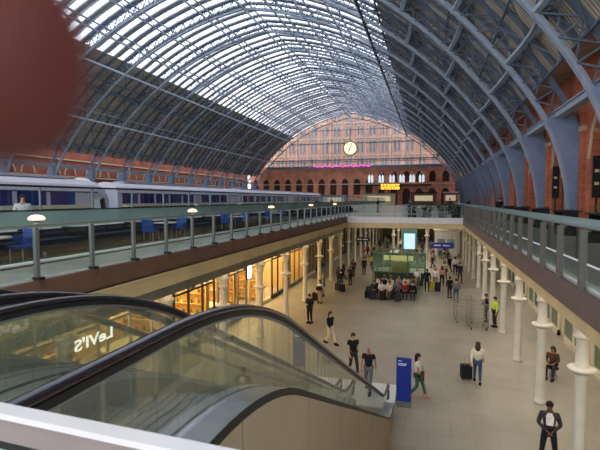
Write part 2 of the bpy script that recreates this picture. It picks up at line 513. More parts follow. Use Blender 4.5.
struct('wall_left', wl, brick_mat('dull_red_brick', (168, 96, 82), (148, 80, 68), (110, 80, 70)), 'red brick side wall beyond the trains')
struct('trim_10', wt, STONE, 'pale stone courses of the left brick wall')
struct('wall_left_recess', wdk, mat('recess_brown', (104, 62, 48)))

# end wall below the glazed screen
ZS = 18.2
eb = MB(); et = MB(); ed = MB()
def hwall_x(mb, x0, x1, z0, z1, y0, y1, mi=0): mb.b2(x0, x1, y0, y1, z0, z1, mi)
YB = YEND + 1.2
def arched_panel_x(mb, x0, x1, z0, z1, xo0, xo1, zb, zs, y0, y1, n=8, mi=0):
    mb.b2(x0, xo0, y0, y1, z0, z1, mi); mb.b2(xo1, x1, y0, y1, z0, z1, mi)
    if zb > z0: mb.b2(xo0, xo1, y0, y1, z0, zb, mi)
    r = (xo1-xo0)/2; c = (xo0+xo1)/2
    for i in range(n):
        a = xo0 + (xo1-xo0)*i/n; b = xo0 + (xo1-xo0)*(i+1)/n
        h = lambda u: zs + r*1.25*math.sqrt(max(0, 1-(abs(u-c)/r)**1.7))
        mb.prism([(a, h(a)), (b, h(b)), (b, z1), (a, z1)], 'y', y0, y1, mi)
x = CX - HALF
i = 0
while x < XW - .1:
    w = 4.06
    lo = DECK if i % 3 else DECK
    if -21.5 < x < 2.5 :
        arched_panel_x(eb, x, x+w, 12.6, ZS+.6, x+1.0, x+w-1.0, 13.2, 15.4, YB, YB+.8)
        arched_panel_x(eb, x, x+w, DECK, 12.6, x+.8, x+w-.8, DECK, 9.6, YB, YB+.8)
    else:
        arched_panel_x(eb, x, x+w, DECK, ZS+.6, x+.9, x+w-.9, 9.0 if i % 2 else DECK, 13.0, YB, YB+.8)
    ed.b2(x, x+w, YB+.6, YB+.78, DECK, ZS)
    i += 1; x += w
for z in (ZS-.2, 12.4): et.b2(CX-HALF, XW, YB-.2, YB, z, z+.35)
struct('wall_back', eb, BRICK_B, 'dark red brick end wall of the train shed')
struct('trim_11', et, STONE, 'stone string courses of the end wall')
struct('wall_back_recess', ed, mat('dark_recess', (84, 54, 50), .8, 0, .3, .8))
# hotel building behind the glazed screen, in the open daylight
hb = MB(); hs = MB(); hw = MB()
YH = YEND + 20
hb.b2(CX-40, CX+40, YH, YH+1, 0, 48)
for k in range(17):
    xx = CX - 36 + k*4.5
    for z, h in ((19.4, 3.6), (25.2, 4.2), (31.6, 3.2), (37, 3)):
        for dx in (-.85, .55):
            hw.b2(xx+dx, xx+dx+.75, YH-.06, YH+.02, z, z+h)
            hs.b2(xx+dx-.16, xx+dx, YH-.18, YH, z-.2, z+h+.2); hs.b2(xx+dx+.75, xx+dx+.91, YH-.18, YH, z-.2, z+h+.2)
            hs.b2(xx+dx-.16, xx+dx+.91, YH-.2, YH, z+h, z+h+.4)
    hb.b2(xx+1.9, xx+2.5, YH-.5, YH, 0, 44)
for z in (18.3, 23.9, 30.3, 36): hs.b2(CX-38, CX+38, YH-.55, YH, z, z+.4)
struct('wall_back_hotel', hb, BRICK_H, 'orange brick hotel facade behind the glazed screen')
struct('trim_12', hs, STONE, 'stone window surrounds of the hotel facade')
struct('window_60', hw, mat('hotel_window_glass', (120, 122, 130), .2, 0, .3, .8), 'dark windows of the hotel facade')

# glazed end screen
sc = thing('window_61', 'great glazed end screen with white mullions', None, (0, 0, 0)); sc['kind'] = 'structure'
YS = YEND - .5
def inner_h(xx, off=1.8):
    d = abs(xx-CX)
    if d > HALF-off-.01: return DECK
    return DECK + arch_pt(t_for_x(d, off), off)[1]
mu = MB(); pn = MB(); hb2 = MB()
xs = [CX + 4.5*k for k in range(-8, 9) if abs(4.5*k) < 34]
for xx in xs:
    h = inner_h(xx)
    if h > ZS + .4: mu.b2(xx-.12, xx+.12, YS-.2, YS+.1, ZS, h+.3)
for k in range(-22, 23):
    xx = CX + 1.5*k; h = inner_h(xx)
    if h > ZS+.4 and k % 3: mu.b2(xx-.03, xx+.03, YS-.06, YS+.04, ZS, h+.3)
for z, th in ((ZS, .8), (20.6, .35), (20.0, .2), (26.1, .3), (30.5, .18)):
    a = 34.7
    while a > 0 and inner_h(CX+a) < z: a -= .1
    hb2.b2(CX-a, CX+a, YS-.25, YS+.12, z-th/2, z+th/2)
N = 46
for i in range(N):
    a = CX-31.4 + 62.8*i/N; b = CX-31.4 + 62.8*(i+1)/N
    ha, hbb = inner_h(a)+.2, inner_h(b)+.2
    if ha > ZS and hbb > ZS: pn.prism([(a, ZS), (b, ZS), (b, hbb), (a, ha)], 'y', YS, YS+.03)
mu.build('mullion', mat('pale_blue_mullion', (214, 226, 238), .5), sc)
hb2.build('transom', mat('blue_grey_transom', (112, 124, 138), .5), sc)
pn.build('pane', glass('screen_glass', (.86, .88, .92), .06, .10, (190, 195, 200)), sc)

# ------------------------------------------------------------------ roof covering
TG = t_for_x(20.0)                       # glazing above, boarding below
TLOW = t_for_x(33.5)
YR0, YR1 = -10.5, YEND + .3
bd = MB()
M1 = 14
for side in (-1, 1):
    for i in range(M1):
        ta = TLOW + (TG-TLOW)*i/M1; tb = TLOW + (TG-TLOW)*(i+1)/M1
        for yy in range(18):
            ya = YR0 + (YR1-YR0)*yy/18; yb = YR0 + (YR1-YR0)*(yy+1)/18
            P = [AP(ta, side, 0, ya), AP(tb, side, 0, ya), AP(tb, side, -.15, ya), AP(ta, side, -.15, ya)]
            Q = [AP(ta, side, 0, yb), AP(tb, side, 0, yb), AP(tb, side, -.15, yb), AP(ta, side, -.15, yb)]
            bd.add(P+Q, [(0,1,5,4), (2,3,7,6), (1,2,6,5), (3,0,4,7)])
bd.prism([(CX+arch_pt(TLOW)[0]-.1, DECK+arch_pt(TLOW)[1]+.02), (XW+.3, DECK+arch_pt(TLOW)[1]+.9), (XW+.3, DECK+arch_pt(TLOW)[1]+1.1), (CX+arch_pt(TLOW)[0]-.1, DECK+arch_pt(TLOW)[1]+.2)], 'y', YR0, YR1)
struct('ceiling', bd, BOARD, 'boarded lower slopes of the arched roof')
gz_, gp = MB(), MB()
PER = BAY/4
M2 = 16
ny = int((YR1-YR0)/PER)
for side in (-1, 1):
    for j in range(ny):
        y0 = 34 - BAY*5 + PER*j
        for i in range(M2):
            ta = TG + (1-TG)*i/M2; tb = TG + (1-TG)*(i+1)/M2
            rows = ((y0, .0), (y0+PER*.5, -.38), (y0+PER, 0))
            gz_.add([AP(ta, side, rows[0][1], rows[0][0]), AP(tb, side, rows[0][1], rows[0][0]), AP(tb, side, rows[1][1], rows[1][0]), AP(ta, side, rows[1][1], rows[1][0])], [(0,1,2,3)], 0)
            gz_.add([AP(ta, side, rows[1][1], rows[1][0]), AP(tb, side, rows[1][1], rows[1][0]), AP(tb, side, rows[2][1], rows[2][0]), AP(ta, side, rows[2][1], rows[2][0])], [(0,1,2,3)], 0)
        pts = [AP(TG + (1-TG)*i/8, side, .02, y0) for i in range(9)]
        gp.tube(pts, (.10, .40), 4, up=(0, 1, 0))
        pts = [AP(TG + (1-TG)*i/8, side, -.38, y0+PER*.5) for i in range(9)]
        gp.tube(pts, (.06, .10), 4, up=(0, 1, 0))
        for i in range(1, 8):                      # glazing bars down the two slopes
            q = TG + (1-TG)*i/8
            gp.tube([AP(q, side, 0, y0), AP(q, side, -.38, y0+PER*.5), AP(q, side, 0, y0+PER)], .035, 4)
gw = struct('window_1', gz_, GLSROOF, 'ridge and furrow glass of the arched roof')
struct('trim_13', gp, BARS, 'grey gutters and bars of the roof glazing')

# ------------------------------------------------------------------ roof ribs
NT = 30
def rib_meshes():
    out = {}
    oc = MB(); ic = MB(); lt = MB(); wp = []
    T = [i/NT for i in range(NT+1)]
    for side in (-1, 1):
        oc.tube([AP(t, side, .15, 0) for t in T], (.16, .12), 4, up=(0, 1, 0))
        ic.tube([AP(t, side, 1.75, 0) for t in T], (.09, .20), 4, up=(0, 1, 0))
        ic.tube([AP(t, side, 1.62, 0) for t in T], (.12, .06), 4, up=(0, 1, 0))
    tw = .155
    n = 26
    for side in (-1, 1):
        for i in range(n):
            ta = tw + (1-tw)*i/n; tb = tw + (1-tw)*(i+1)/n
            lt.tube([AP(ta, side, .2, -.12), AP(tb, side, 1.65, -.12)], .045, 4)
            lt.tube([AP(ta, side, 1.65, .12), AP(tb, side, .2, .12)], .045, 4)
            lt.tube([AP(ta, side, .2, 0), AP(ta, side, 1.65, 0)], .05, 4)
        w = MB(); m = 8
        P = [arch_pt(tw*i/m, .05) for i in range(m+1)]; Q = [arch_pt(tw*i/m, 1.8) for i in range(m+1)]
        a = [(CX+side*p[0], DECK+p[1]) for p in P]; b = [(CX+side*p[0], DECK+p[1]) for p in Q]
        w.strip(a, b, 'y', -.2, .2)
        for i in (2, 4, 6):
            w.prism([b[i], (a[i][0], a[i][1]), (a[i][0], a[i][1]+.12), (b[i][0], b[i][1]+.12)], 'y', -.24, .24)
        wp.append(w.mesh('web_plate', mat('web_plate_blue', (128, 146, 178), .5, 0, .12, 1.2)))
    return oc.mesh('outer_chord', RIBD), ic.mesh('inner_chord', RIBL), lt.mesh('lattice', RIBD), wp
OC, IC, LT, WP = rib_meshes()
def rafter_mesh(side):
    r = MB()
    if 1:
        r.tube([AP(TLOW + (TG-TLOW)*i/20, side, .22, 0) for i in range(21)], (.07, .18), 4, up=(0, 1, 0))
    return r.mesh('rafter', RIBD)
RF = [rafter_mesh(-1), rafter_mesh(1)]
def brace_mesh(side):
    r = MB()
    tt = [TLOW, t_for_x(30.6), t_for_x(27.4), t_for_x(23.6), TG]
    for a, b in zip(tt, tt[1:]):
        for h in range(2):
            y0 = h*BAY/2; y1 = y0 + BAY/2
            r.tube([AP(a, side, .45, y0), AP(b, side, .45, y1)], .04, 4)
            r.tube([AP(a, side, .45, y1), AP(b, side, .45, y0)], .04, 4)
        r.tube([AP(a, side, .4, 0), AP(a, side, .4, BAY)], .07, 4)
    # side framing between web plates
    return r.mesh('wind_bracing', RIBD)
BR = [brace_mesh(-1), brace_mesh(1)]
nr = len(RIBY)
for k, y in enumerate(RIBY):
    q = nr - 1 - k
    lab = 'pale blue lattice roof arch carrying the glazed end screen' if q == 0 else \
        'pale blue lattice roof arch, %s from the end screen' % (ORD[q-1])
    r = thing('roof_arch', lab, 'roof arch', (0, y, 0), 0, 'blue arches of the train shed roof')
    link('outer_chord', OC, r); link('inner_chord', IC, r); link('lattice', LT, r)
    for w in WP: link('web_plate', w, r)
    if q:
        for j in (1, 2, 3):
            for f_ in RF: link('rafter', f_, r, (0, j*BAY/4, 0))
        for b_ in BR: link('wind_bracing', b_, r)

# purlins along the hall
def purlin(side, x, wavy, label, deep=False, r=.10):
    t_ = t_for_x(x, 1.0)
    o = thing('roof_purlin', label, 'roof purlin', (0, 0, 0), 0, 'blue purlins along the roof')
    m = MB(); l = MB()
    if wavy:
        for y in RIBY[:-1]:
            pts = []
            for i in range(13):
                u = i/12; off = 1.72 - 1.15*math.sin(PI*u)**.8
                pts.append(AP(t_, side, off, y + BAY*u))
            m.tube(pts, (.17, .11), 4)
            for i in range(0, 12):
                u = i/12; u2 = (i+1)/12
                off = 1.72 - 1.15*math.sin(PI*u)**.8; off2 = 1.72 - 1.15*math.sin(PI*u2)**.8
                l.tube([AP(t_, side, off, y+BAY*u), AP(t_, side, .25, y+BAY*u2)], .04, 4)
                l.tube([AP(t_, side, off, y+BAY*u), AP(t_, side, .25, y+BAY*u)], .035, 4)
        m.tube([AP(t_, side, .25, RIBY[0]), AP(t_, side, .25, YEND)], .08, 4)
    else:
        m.tube([AP(t_, side, 1.75, RIBY[0]), AP(t_, side, 1.75, YEND)], r, 6)
        t2 = t_for_x(x + (1.3 if deep else 0), .2)
        m.tube([AP(t2, side, .3, RIBY[0]), AP(t2, side, .3, YEND)], .08, 4)
        n = int((YEND-RIBY[0])/ (BAY/5))
        for i in range(n):
            y0 = RIBY[0] + i*BAY/5; y1 = y0 + BAY/5
            if i % 2: l.tube([AP(t_, side, 1.75, y0), AP(t2, side, .3, y1)], .04, 4)
            else: l.tube([AP(t2, side, .3, y0), AP(t_, side, 1.75, y1)], .04, 4)
            l.tube([AP(t_, side, 1.75, y0), AP(t2, side, .3, y0)], .035, 4)
    m.build('chord', mat('bright_rail_blue', (196, 210, 230), .4) if side < 0 and not wavy else ((RIBD if side < 0 else RIBL) if not deep else mat('dark_truss_blue', (58, 66, 82), .5)), o)
    l.build('lattice', RIBD, o)
purlin(-1, 20.3, False, 'straight pale blue rail along the left edge of the roof glazing', True, .15)
purlin(-1, 24.2, True, 'scalloped purlin halfway down the left boarded slope')
purlin(-1, 28.0, False, 'straight pale blue rail low on the left boarded slope', False, .15)
purlin(-1, 31.8, True, 'lowest scalloped purlin just above the left brick wall')
purlin(1, 18.6, False, 'dark lattice truss along the right edge of the roof glazing', True, .17)
purlin(1, 23.5, True, 'scalloped purlin next below the right glazing edge')
purlin(1, 27.8, True, 'deep scalloped purlin halfway down the right boarded slope')
purlin(1, 31.3, True, 'lowest scalloped purlin just above the right brick wall')
for x, s_, nm in ((0, 1, 'on the crown of the glazed roof'), (5.5, -1, 'just left of the roof crown'), (11.6, -1, 'midway down the left glazing'),
                  (16.2, -1, 'low on the left glazing'), (4.6, 1, 'just right of the roof crown'), (9.2, 1, 'midway down the right glazing'), (14, 1, 'low on the right glazing')):
    o = thing('roof_purlin', 'thin lattice purlin ' + nm, 'roof purlin', (0, 0, 0), 0, 'blue purlins along the roof')
    t_ = t_for_x(max(x, .01), 1); m = MB(); l = MB()
    m.tube([AP(t_, s_, 1.7, RIBY[0]), AP(t_, s_, 1.7, YEND)], .095, 4); m.tube([AP(t_, s_, .3, RIBY[0]), AP(t_, s_, .3, YEND)], .09, 4)
    n = int((YEND-RIBY[0])/(BAY/6))
    for i in range(n):
        y0 = RIBY[0] + i*BAY/6; y1 = y0 + BAY/6
        if i % 2: l.tube([AP(t_, s_, 1.7, y0), AP(t_, s_, .3, y1)], .03, 4)
        else: l.tube([AP(t_, s_, .3, y0), AP(t_, s_, 1.7, y1)], .03, 4)
    m.build('chord', RIBL, o); l.build('lattice', RIBD, o)
# longitudinal girders joining the solid feet of the arches
for side, nm in ((1, 'right'), (-1, 'left')):
    zz = arch_pt(.155, .9)
    g = MB(); xg = CX + side*zz[0]
    g.b2(xg-.15, xg+.15, RIBY[2], YEND, DECK+zz[1]-.18, DECK+zz[1]+.18)
    g.b2(xg-.28, xg+.28, RIBY[2], YEND, DECK+zz[1]-.26, DECK+zz[1]-.18)
    g.b2(xg-.28, xg+.28, RIBY[2], YEND, DECK+zz[1]+.18, DECK+zz[1]+.26)
    tag(g.build('arch_foot_girder', RIBL), 'blue girder tying the solid feet of the %s hand arches' % ('window side' if side > 0 else 'train side'), 'girder')

# ------------------------------------------------------------------ columns
COLP = mat('cream_column_paint', (214, 209, 196), .45, 0, .05, 2)
def column_mesh():
    c = MB(); p = [(.21, 0), (.21, .10), (.18, .14), (.17, .3), (.165, .5), (.15, 2.6), (.18, 2.66), (.18, 3.02), (.16, 3.06), (.15, 3.7), (.19, 3.75)]
    c.lathe(p, 20)
    r = MB(); r.lathe([(.17, 2.74), (.22, 2.80), (.33, 2.86), (.35, 2.88), (.35, 2.91), (.33, 2.93), (.17, 2.95)], 20)
    k = MB(); k.lathe([(.18, 3.72), (.22, 3.78), (.18, 3.84), (.19, 3.95), (.26, 4.10), (.28, 4.14), (.28, 4.20), (.2, 4.23), (.2, 4.76)], 20)
    b = []
    for s_ in (-1, 1):
        m = MB(); n = 8
        top = [(s_*(.16 + .95*i/n), 4.76) for i in range(n+1)]
        bot = [(s_*(.16 + .95*i/n), 4.25 + .47*math.sin(PI/2*i/n)) for i in range(n+1)]
        m.strip(top, bot, 'x', -.09, .09)
        b.append(m.mesh('bracket', COLP))
    return c.mesh('shaft', COLP), r.mesh('collar_ring', COLP), k.mesh('capital', COLP), b
CS, CRN, CK, CBR = column_mesh()
def put_column(x, y, label, group, h=1.0):
    t = thing('iron_column', label, 'column', (x, y, 0), 0, group)
    link('shaft', CS, t); link('collar_ring', CRN, t); link('capital', CK, t)
    for b in CBR: link('bracket', b, t)
    if h != 1.0: t.scale.z = h
for k in range(0, 17):
    y = 13.4 + 4.45*k - (4.45 if False else 0)
    n = ORD[k]
    put_column(3.93, y, 'white iron column under the right deck, %s along the row' % (n if k else 'nearest the camera, first'), 'iron columns under the right deck')
for k in range(-1, 17):
    y = 13.4 + 4.45*k
    put_column(-8.7, y, 'cream iron column before the lit shops, %s along the row' % ORD[k+1], 'iron columns along the left shops', .955)
i = 0
for y in (57.9, 66.8, 75.7, 84.6):
    for x in (-4.5, -.4):
        put_column(x, y, 'distant cream column under the far deck, row %s, %s' % (ORD[i//2], 'shop side' if x < -2 else 'wall side'), 'iron columns under the far deck'); i += 1

# ------------------------------------------------------------------ balustrades
PALE = mat('pale_satin_rail', (196, 196, 192), .35, .1, .05, 3)
def bal_posts(side):
    # flat blade post standing proud of the fascia, leaning foot
    m = MB()
    if side < 0:
        m.b2(-.035, .035, -.045, .045, -.0, 1.06); m.b2(-.06, .12, -.07, .07, -.12, .1, 1)
    else:
        m.b2(-.13, -.02, -.045, .045, -.14, 1.06); m.b2(-.08, .04, -.04, .04, 1.02, 1.09)
    return m.mesh('post', [STEEL if side < 0 else DARKP, BLACK])
PITCHY = BAY/6
def balustrade(side, x, y0, y1, label):
    t = thing('glass_balustrade', label, 'balustrade', (x, 0, DECK))
    pm = bal_posts(side); pnl = MB(); gm = None
    y = y0; n = 0
    ph = 6.90 if side < 0 else 6.15
    ys = [ph + PITCHY*k for k in range(-4, 24)]
    ys = [v for v in ys if y0 < v < y1]
    for v in ys: link('post', pm, t, (0, v, 0))
    for a, b in zip(ys, ys[1:]):
        if gm is None:
            gm = MB().b2(-.008, .008, .05, PITCHY-.05, .07, 1.0).mesh('glass_panel', GLS)
        link('glass_panel', gm, t, (.0, a, 0))
    MB().tube([(0, y0, 1.1), (0, y1, 1.1)], (.035, .018) if side < 0 else (.05, .03), 8).build('handrail', DARKP if side < 0 else STEEL, t)
    if side < 0:
        MB().tube([(-.09, y0, .38), (-.09, y1, .38)], .03, 8).build('lower_rail', WHITEM, t)
    else:
        MB().tube([(-.0, y0, .44), (-.0, y1, .44)], .022, 8).build('lower_rail', WHITEM, t)
    MB().b2(.03 if side > 0 else -.12, .14 if side > 0 else -.03, y0, y1, .0, .07).build('base_channel', WHITEM, t)
    return t
balustrade(-1, XL-.02, .9, YE-.1, 'glass balustrade with grey posts along the brown left deck edge')
balustrade(1, XR+.0, .9, YE-.1, 'glass balustrade with broad dark posts along the right deck edge')
t = thing('glass_balustrade', 'glass balustrade across the far end of the opening', 'balustrade', (0, YE+.05, DECK))
pm = MB().b2(-.03, .03, -.04, .04, -.1, 1.06).mesh('post', STEEL)
for k in range(8):
    link('post', pm, t, (XL+.2+k*(XR-XL-.4)/7, 0, 0))
gm = MB().b2(.05, (XR-XL-.4)/7-.05, -.006, .006, .1, 1.0).mesh('glass_panel', GLS)
for k in range(7): link('glass_panel', gm, t, (XL+.2+k*(XR-XL-.4)/7, 0, 0))
MB().tube([(XL, 0, 1.1), (XR, 0, 1.1)], (.05, .03), 8).build('handrail', STEEL, t)
MB().tube([(XL, -.08, .35), (XR, -.08, .35)], .03, 8).build('lower_rail', CHROME, t)

# teal glass leaning ledge behind the right balustrade
t = thing('glass_leaning_ledge', 'long teal frosted glass ledge behind the right balustrade', 'ledge', (0, 0, DECK))
MB().b2(XR+.10, XR+1.15, 1.0, YE+25, 1.085, 1.11).build('glass_top', GLST, t)
lg = MB().b2(-.03, .03, -.03, .03, 0, 1.085).mesh('leg', DARKP)
for k in range(22): link('leg', lg, t, (XR+1.05, 1.6+k*2.966, 0))
# tall glass security wall on the left, over a dark bench back
t = thing('glass_screen_wall', 'tall teal glass security screen beside the trains', 'glass screen', (-11.4, 0, DECK))
MB().b2(-.01, .01, 1, 118, .74, 1.25).build('frosted_band', GLST, t)
MB().b2(-.01, .01, 1, 118, 1.29, 1.97).build('clear_pane', glass('screen_clear', (.84, .90, .92), .05), t)
MB().b2(-.03, .03, 1, 118, 1.25, 1.29).build('middle_rail', BLACK, t)
MB().b2(-.04, .04, 1, 118, 1.97, 2.03).build('top_rail', BLACK, t)
pm = MB().b2(-.035, .035, -.015, .015, 0, 1.97).mesh('post', STEEL)
for k in range(50): link('post', pm, t, (-.06, 2.2+k*2.2, 0))
t = thing('booth_bench', 'long dark navy booth bench below the glass screen', 'bench', (-11.0, 0, DECK))
MB().b2(-.28, -.08, 1.5, 62, 0, .70).build('backrest', NAVY, t)
MB().b2(-.08, .62, 1.5, 62, .02, .46).build('seat', NAVY, t)
dv = MB().b2(-.28, .66, -.05, .05, 0, .74).mesh('divider', BLACK)
for k in range(20): link('divider', dv, t, (0, 2.5+k*3.05, 0))

tag(MB().b2(-11.2, -9.2, 1.2, 62, DECK, DECK+.012).build('floor_runner', NAVY), 'long dark navy floor runner before the booth bench', 'carpet')
# blue cafe chairs and round tables along the left deck
SHADE = mat('lamp_shade_glass', (255, 236, 200), .5, 0, .05, 4, emit=(255, 214, 150), es=.75)
def cafe_table(x, y, label):
    t = thing('cafe_table', label, 'table', (x, y, DECK), 0, 'round tables on the left deck')
    MB().lathe([(.42, .70), (.44, .715), (.44, .735), (.42, .74)], 20).build('table_top', mat('pale_table_top', (210, 196, 186), .3), t)
    MB().lathe([(.03, .03), (.03, .70)], 10).build('stem', STEEL, t)
    MB().lathe([(.24, 0), (.24, .02), (.05, .04)], 16).build('base', STEEL, t)
def chair_meshes():
    s = MB().b2(-.23, .23, -.22, .22, .42, .48); 
    b = MB()
    for i in range(5):
        a = -.24 + .48*i/4
    b.prism([(-.22, .48), (-.18, .48), (-.25, .88), (-.29, .88)], 'x', -.23, .23)
    for sx in (-1, 1): b.prism([(-.22, .46), (.12, .62), (.12, .66), (-.26, .70)], 'x', sx*.23-.02, sx*.23+.02)
    l = MB().tube([(0, 0, 0), (0, 0, .42)], .016, 6)
    return s.mesh('seat', BLUEC), b.mesh('backrest', BLUEC), l.mesh('leg', STEEL)
CHS, CHB, CHL = chair_meshes()
def cafe_chair(x, y, rz, label, z=DECK, group='blue cafe chairs on the left deck'):
    t = thing('cafe_chair', label, 'chair', (x, y, z), rz, group)
    link('seat', CHS, t); link('backrest', CHB, t)
    for a in (-.19, .19):
        for b in (-.18, .18): link('leg', CHL, t, (a, b, 0))
for k, y in enumerate((7.9, 15.0, 21.4, 27.6)):
    cafe_table(-9.7, y, 'pale round cafe table on the left deck, %s from the camera' % ORD[k])
    cafe_chair(-9.8, y-.75, 0, 'blue cafe chair on the near side of the %s round table' % ORD[k])
    cafe_chair(-9.6, y+.75, PI, 'blue cafe chair on the far side of the %s round table' % ORD[k])
def mushroom_lamp(x, y, z, label):
    t = thing('mushroom_lamp', label, 'lamp', (x, y, z), 0, 'mushroom lamps on the left deck')
    MB().lathe([(.05, 0), (.05, .012), (.02, .03), (.02, .1)], 12).build('stem', CHROME, t)
    MB().ball((0, 0, .10), (.15, .15, .075), 14, z0=-.35).build('lamp_shade', SHADE, t)
    MB().lathe([(.07, .04), (.09, .08)], 10).build('bulb_holder', STEEL, t)
st = MB()
for k in range(5):
    y = 6.95 + 4*k*PITCHY*1.25
    mushroom_lamp(XL-.02, 6.93 + 5*k*PITCHY - (PITCHY if k else 0), DECK+1.13, 'glowing cream mushroom lamp on the left balustrade, %s along' % ORD[k])

# ------------------------------------------------------------------ foreground rail in front of the camera
A = Vector((-.8531, .7023, 6.98)); B = Vector((-.3107, .6763, 6.98))
dr = (B-A).normalized(); rz = math.atan2(dr.y, dr.x)
t = thing('barrier_rail', 'white topped metal barrier rail close in front of the camera', 'rail', (A.x, A.y, DECK), rz)
MB().b2(-.21, 2.6, -.036, .0, 1.168, 1.18).build('top_cap', WHITEM, t)
MB().b2(-.21, 2.6, -.028, .0, 1.118, 1.168).build('side_face', mat('taupe_metal', (146, 134, 134), .4, .1, .05), t)
MB().b2(-.21, 2.6, -.026, -.012, 1.10, 1.118).build('gasket', BLACK, t)
MB().b2(-.21, 2.6, -.024, -.014, .06, 1.10).build('glass_panel', GLST, t)
for x in (-.18, .9, 2.5): MB().b2(x-.02, x+.02, -.012, .02, 0, 1.118).build('post', STEEL, t)

# ------------------------------------------------------------------ escalators
SLP = .505
def hand_path(y):
    """height over concourse of the handrail at distance y"""
    def base(y):
        inc = 5.51 - SLP*(y-5.58)
        return min(6.70, inc) if y < 9 else max(.95, inc)
    # rounded knees
    w = 1.0; n = 8
    return sum(base(y + w*(2*i/n-1)) for i in range(n+1))/(n+1)
def deck_path(y):
    def base(y):
        inc = 4.80 - SLP*(y-5.58)
        return min(6.08, inc) if y < 9 else max(.33, inc)
    w = .8; n = 8
    return sum(base(y + w*(2*i/n-1)) for i in range(n+1))/(n+1)
YS0, YS1 = .95, 15.6
STEPM = mat('escalator_step', (140, 142, 144), .4, .6, .12, 12)
CLAD = mat('escalator_cladding', (150, 134, 112), .45, .1, .06, 1)
CLADT = mat('escalator_decking', (164, 168, 174), .3, .6, .08, 4)
def escalator(cx, label):
    t = thing('escalator', label, 'escalator', (cx, 0, 0), 0, 'escalators down to the concourse')
    ys = [YS0 + (YS1-YS0)*i/72 for i in range(73)]
    hx, dx0, dx1 = .62, .50, .83
    for s in (-1, 1):
        # handrail with rounded newels at both ends
        P = [(s*hx, y, hand_path(y)) for y in ys]
        r0 = .26
        top = [(s*hx, YS0 - r0*math.sin(a), hand_path(YS0) - r0 + r0*math.cos(a)) for a in [PI*i/10 for i in range(10, 0, -1)]]
        bot = [(s*hx, YS1 + r0*math.sin(a), hand_path(YS1) - r0 + r0*math.cos(a)) for a in [PI*i/10 for i in range(1, 11)]]
        MB().tube(top + P + bot, (.042, .024), 8).build('handrail', RUBBER, t)
        Q = [(p[0], p[1], p[2]-.038) for p in P]
        MB().tube(Q, (.032, .018), 4).build('handrail_guide', BLACK, t)
        Q = [(p[0], p[1], p[2]-.066) for p in P]
        MB().tube(Q, (.016, .010), 4).build('glass_channel', STEEL, t)
        n = 9
        for i in range(n):
            seg = [YS0 + (YS1-YS0)*(i + j/8)/n for j in range(9)]
            seg[0] += .006; seg[-1] -= .006
            g = MB(); g.strip([(y, hand_path(y)-.05) for y in seg], [(y, deck_path(y)+.01) for y in seg], 'x', s*hx-.005, s*hx+.005)
            g.build('glass_panel', GLSE, t)
        d = MB()
        d.strip([(y, deck_path(y)) for y in ys], [(y, deck_path(y)-.05) for y in ys], 'x', s*.66, s*dx1)
        d.strip([(y, deck_path(y)) for y in ys], [(y, deck_path(y)-.05) for y in ys], 'x', s*dx0, s*.58)
        d.strip([(y, deck_path(y)-.012) for y in ys], [(y, deck_path(y)-.05) for y in ys], 'x', s*.58, s*.66)
        d.build('decking', CLADT, t)
        MB().strip([(y, deck_path(y)+.006) for y in ys], [(y, deck_path(y)-.055) for y in ys], 'x', s*dx1, s*(dx1+.008)).build('edge_strip', BLACK, t)
        MB().strip([(y, deck_path(y)-.05) for y in ys], [(y, max(.0, deck_path(y)-.42)) for y in ys], 'x', s*dx0, s*(dx0+.02)).build('skirt', STEEL, t)
        c = MB()
        yy = [YS0 + (YS1-YS0)*i/9 for i in range(10)]
        for a, b in zip(yy, yy[1:]):
            seg = [a + .006 + (b-a-.012)*j/8 for j in range(9)]
            c.strip([(y, deck_path(y)-.055) for y in seg], [(y, max(.02, deck_path(y)-1.45)) for y in seg], 'x', s*(dx1-.03), s*dx1)
        c.build('side_cladding', CLAD, t)
    c = MB(); c.strip([(y, max(.04, deck_path(y)-1.35)) for y in ys], [(y, max(.01, deck_path(y)-1.45)) for y in ys], 'x', -dx1+.03, dx1-.03)
    c.build('underside', CLAD, t)
    # steps
    n = 30; y0 = 2.9
    k = 0; y = 1.7
    while y < 15.2:
        zt = deck_path(y+.2) - .26
        st_ = MB(); st_.b2(-.49, .49, y, y+.4, zt-.24, zt)
        for i in range(12): st_.b2(-.48+i*.083, -.45+i*.083, y, y+.4, zt, zt+.006)
        st_.b2(-.49, .49, y, y+.03, zt-.005, zt+.004)
        st_.build('step', STEPM, t)
        y += .4
    MB().b2(-.49, .49, YS0-.6, 1.7, 5.78, 5.83).build('landing_plate', CLADT, t)
    MB().b2(-.8, .8, 15.75, 17.9, 0, .03).build('landing_plate', mat('white_landing', (225, 226, 226), .4, 0, .04, 3), t)
    return t
escalator(-1.96, 'nearer glass sided escalator with black handrails, below the white rail')
escalator(-3.66, 'farther glass sided escalator, beyond the nearer one')
# reflections of a lit sign, painted on the glass as reversed letters
def lettering(body, loc, size, m, label, rot):
    c = bpy.data.curves.new('lettering', 'FONT'); c.body = body; c.size = size; c.extrude = .001
    c.offset = size*.022
    c.materials.append(m)
    tmp = bpy.data.objects.new('tmp', c); C.objects.link(tmp)
    dg = bpy.context.evaluated_depsgraph_get(); me = bpy.data.meshes.new_from_object(tmp.evaluated_get(dg))
    bpy.data.objects.remove(tmp)
    o = bpy.data.objects.new('sign_reflection', me); C.objects.link(o)
    o.location = loc; o.rotation_euler = rot
    o.scale.x = 1.42
    tag(o, label, 'lettering')
    return o
WL = mat('white_vinyl', (252, 252, 250), .5, 0, .0)
WL2 = mat('faint_sign_reflection', (150, 160, 148), .6, 0, .05)  # flat tone imitating the weaker reflections of the sign
WL3 = mat('glowing_sign_reflection', (252, 252, 248), .5, 0, .0, emit=(240, 240, 225), es=.5)  # glow imitates the mirrored light of the sign
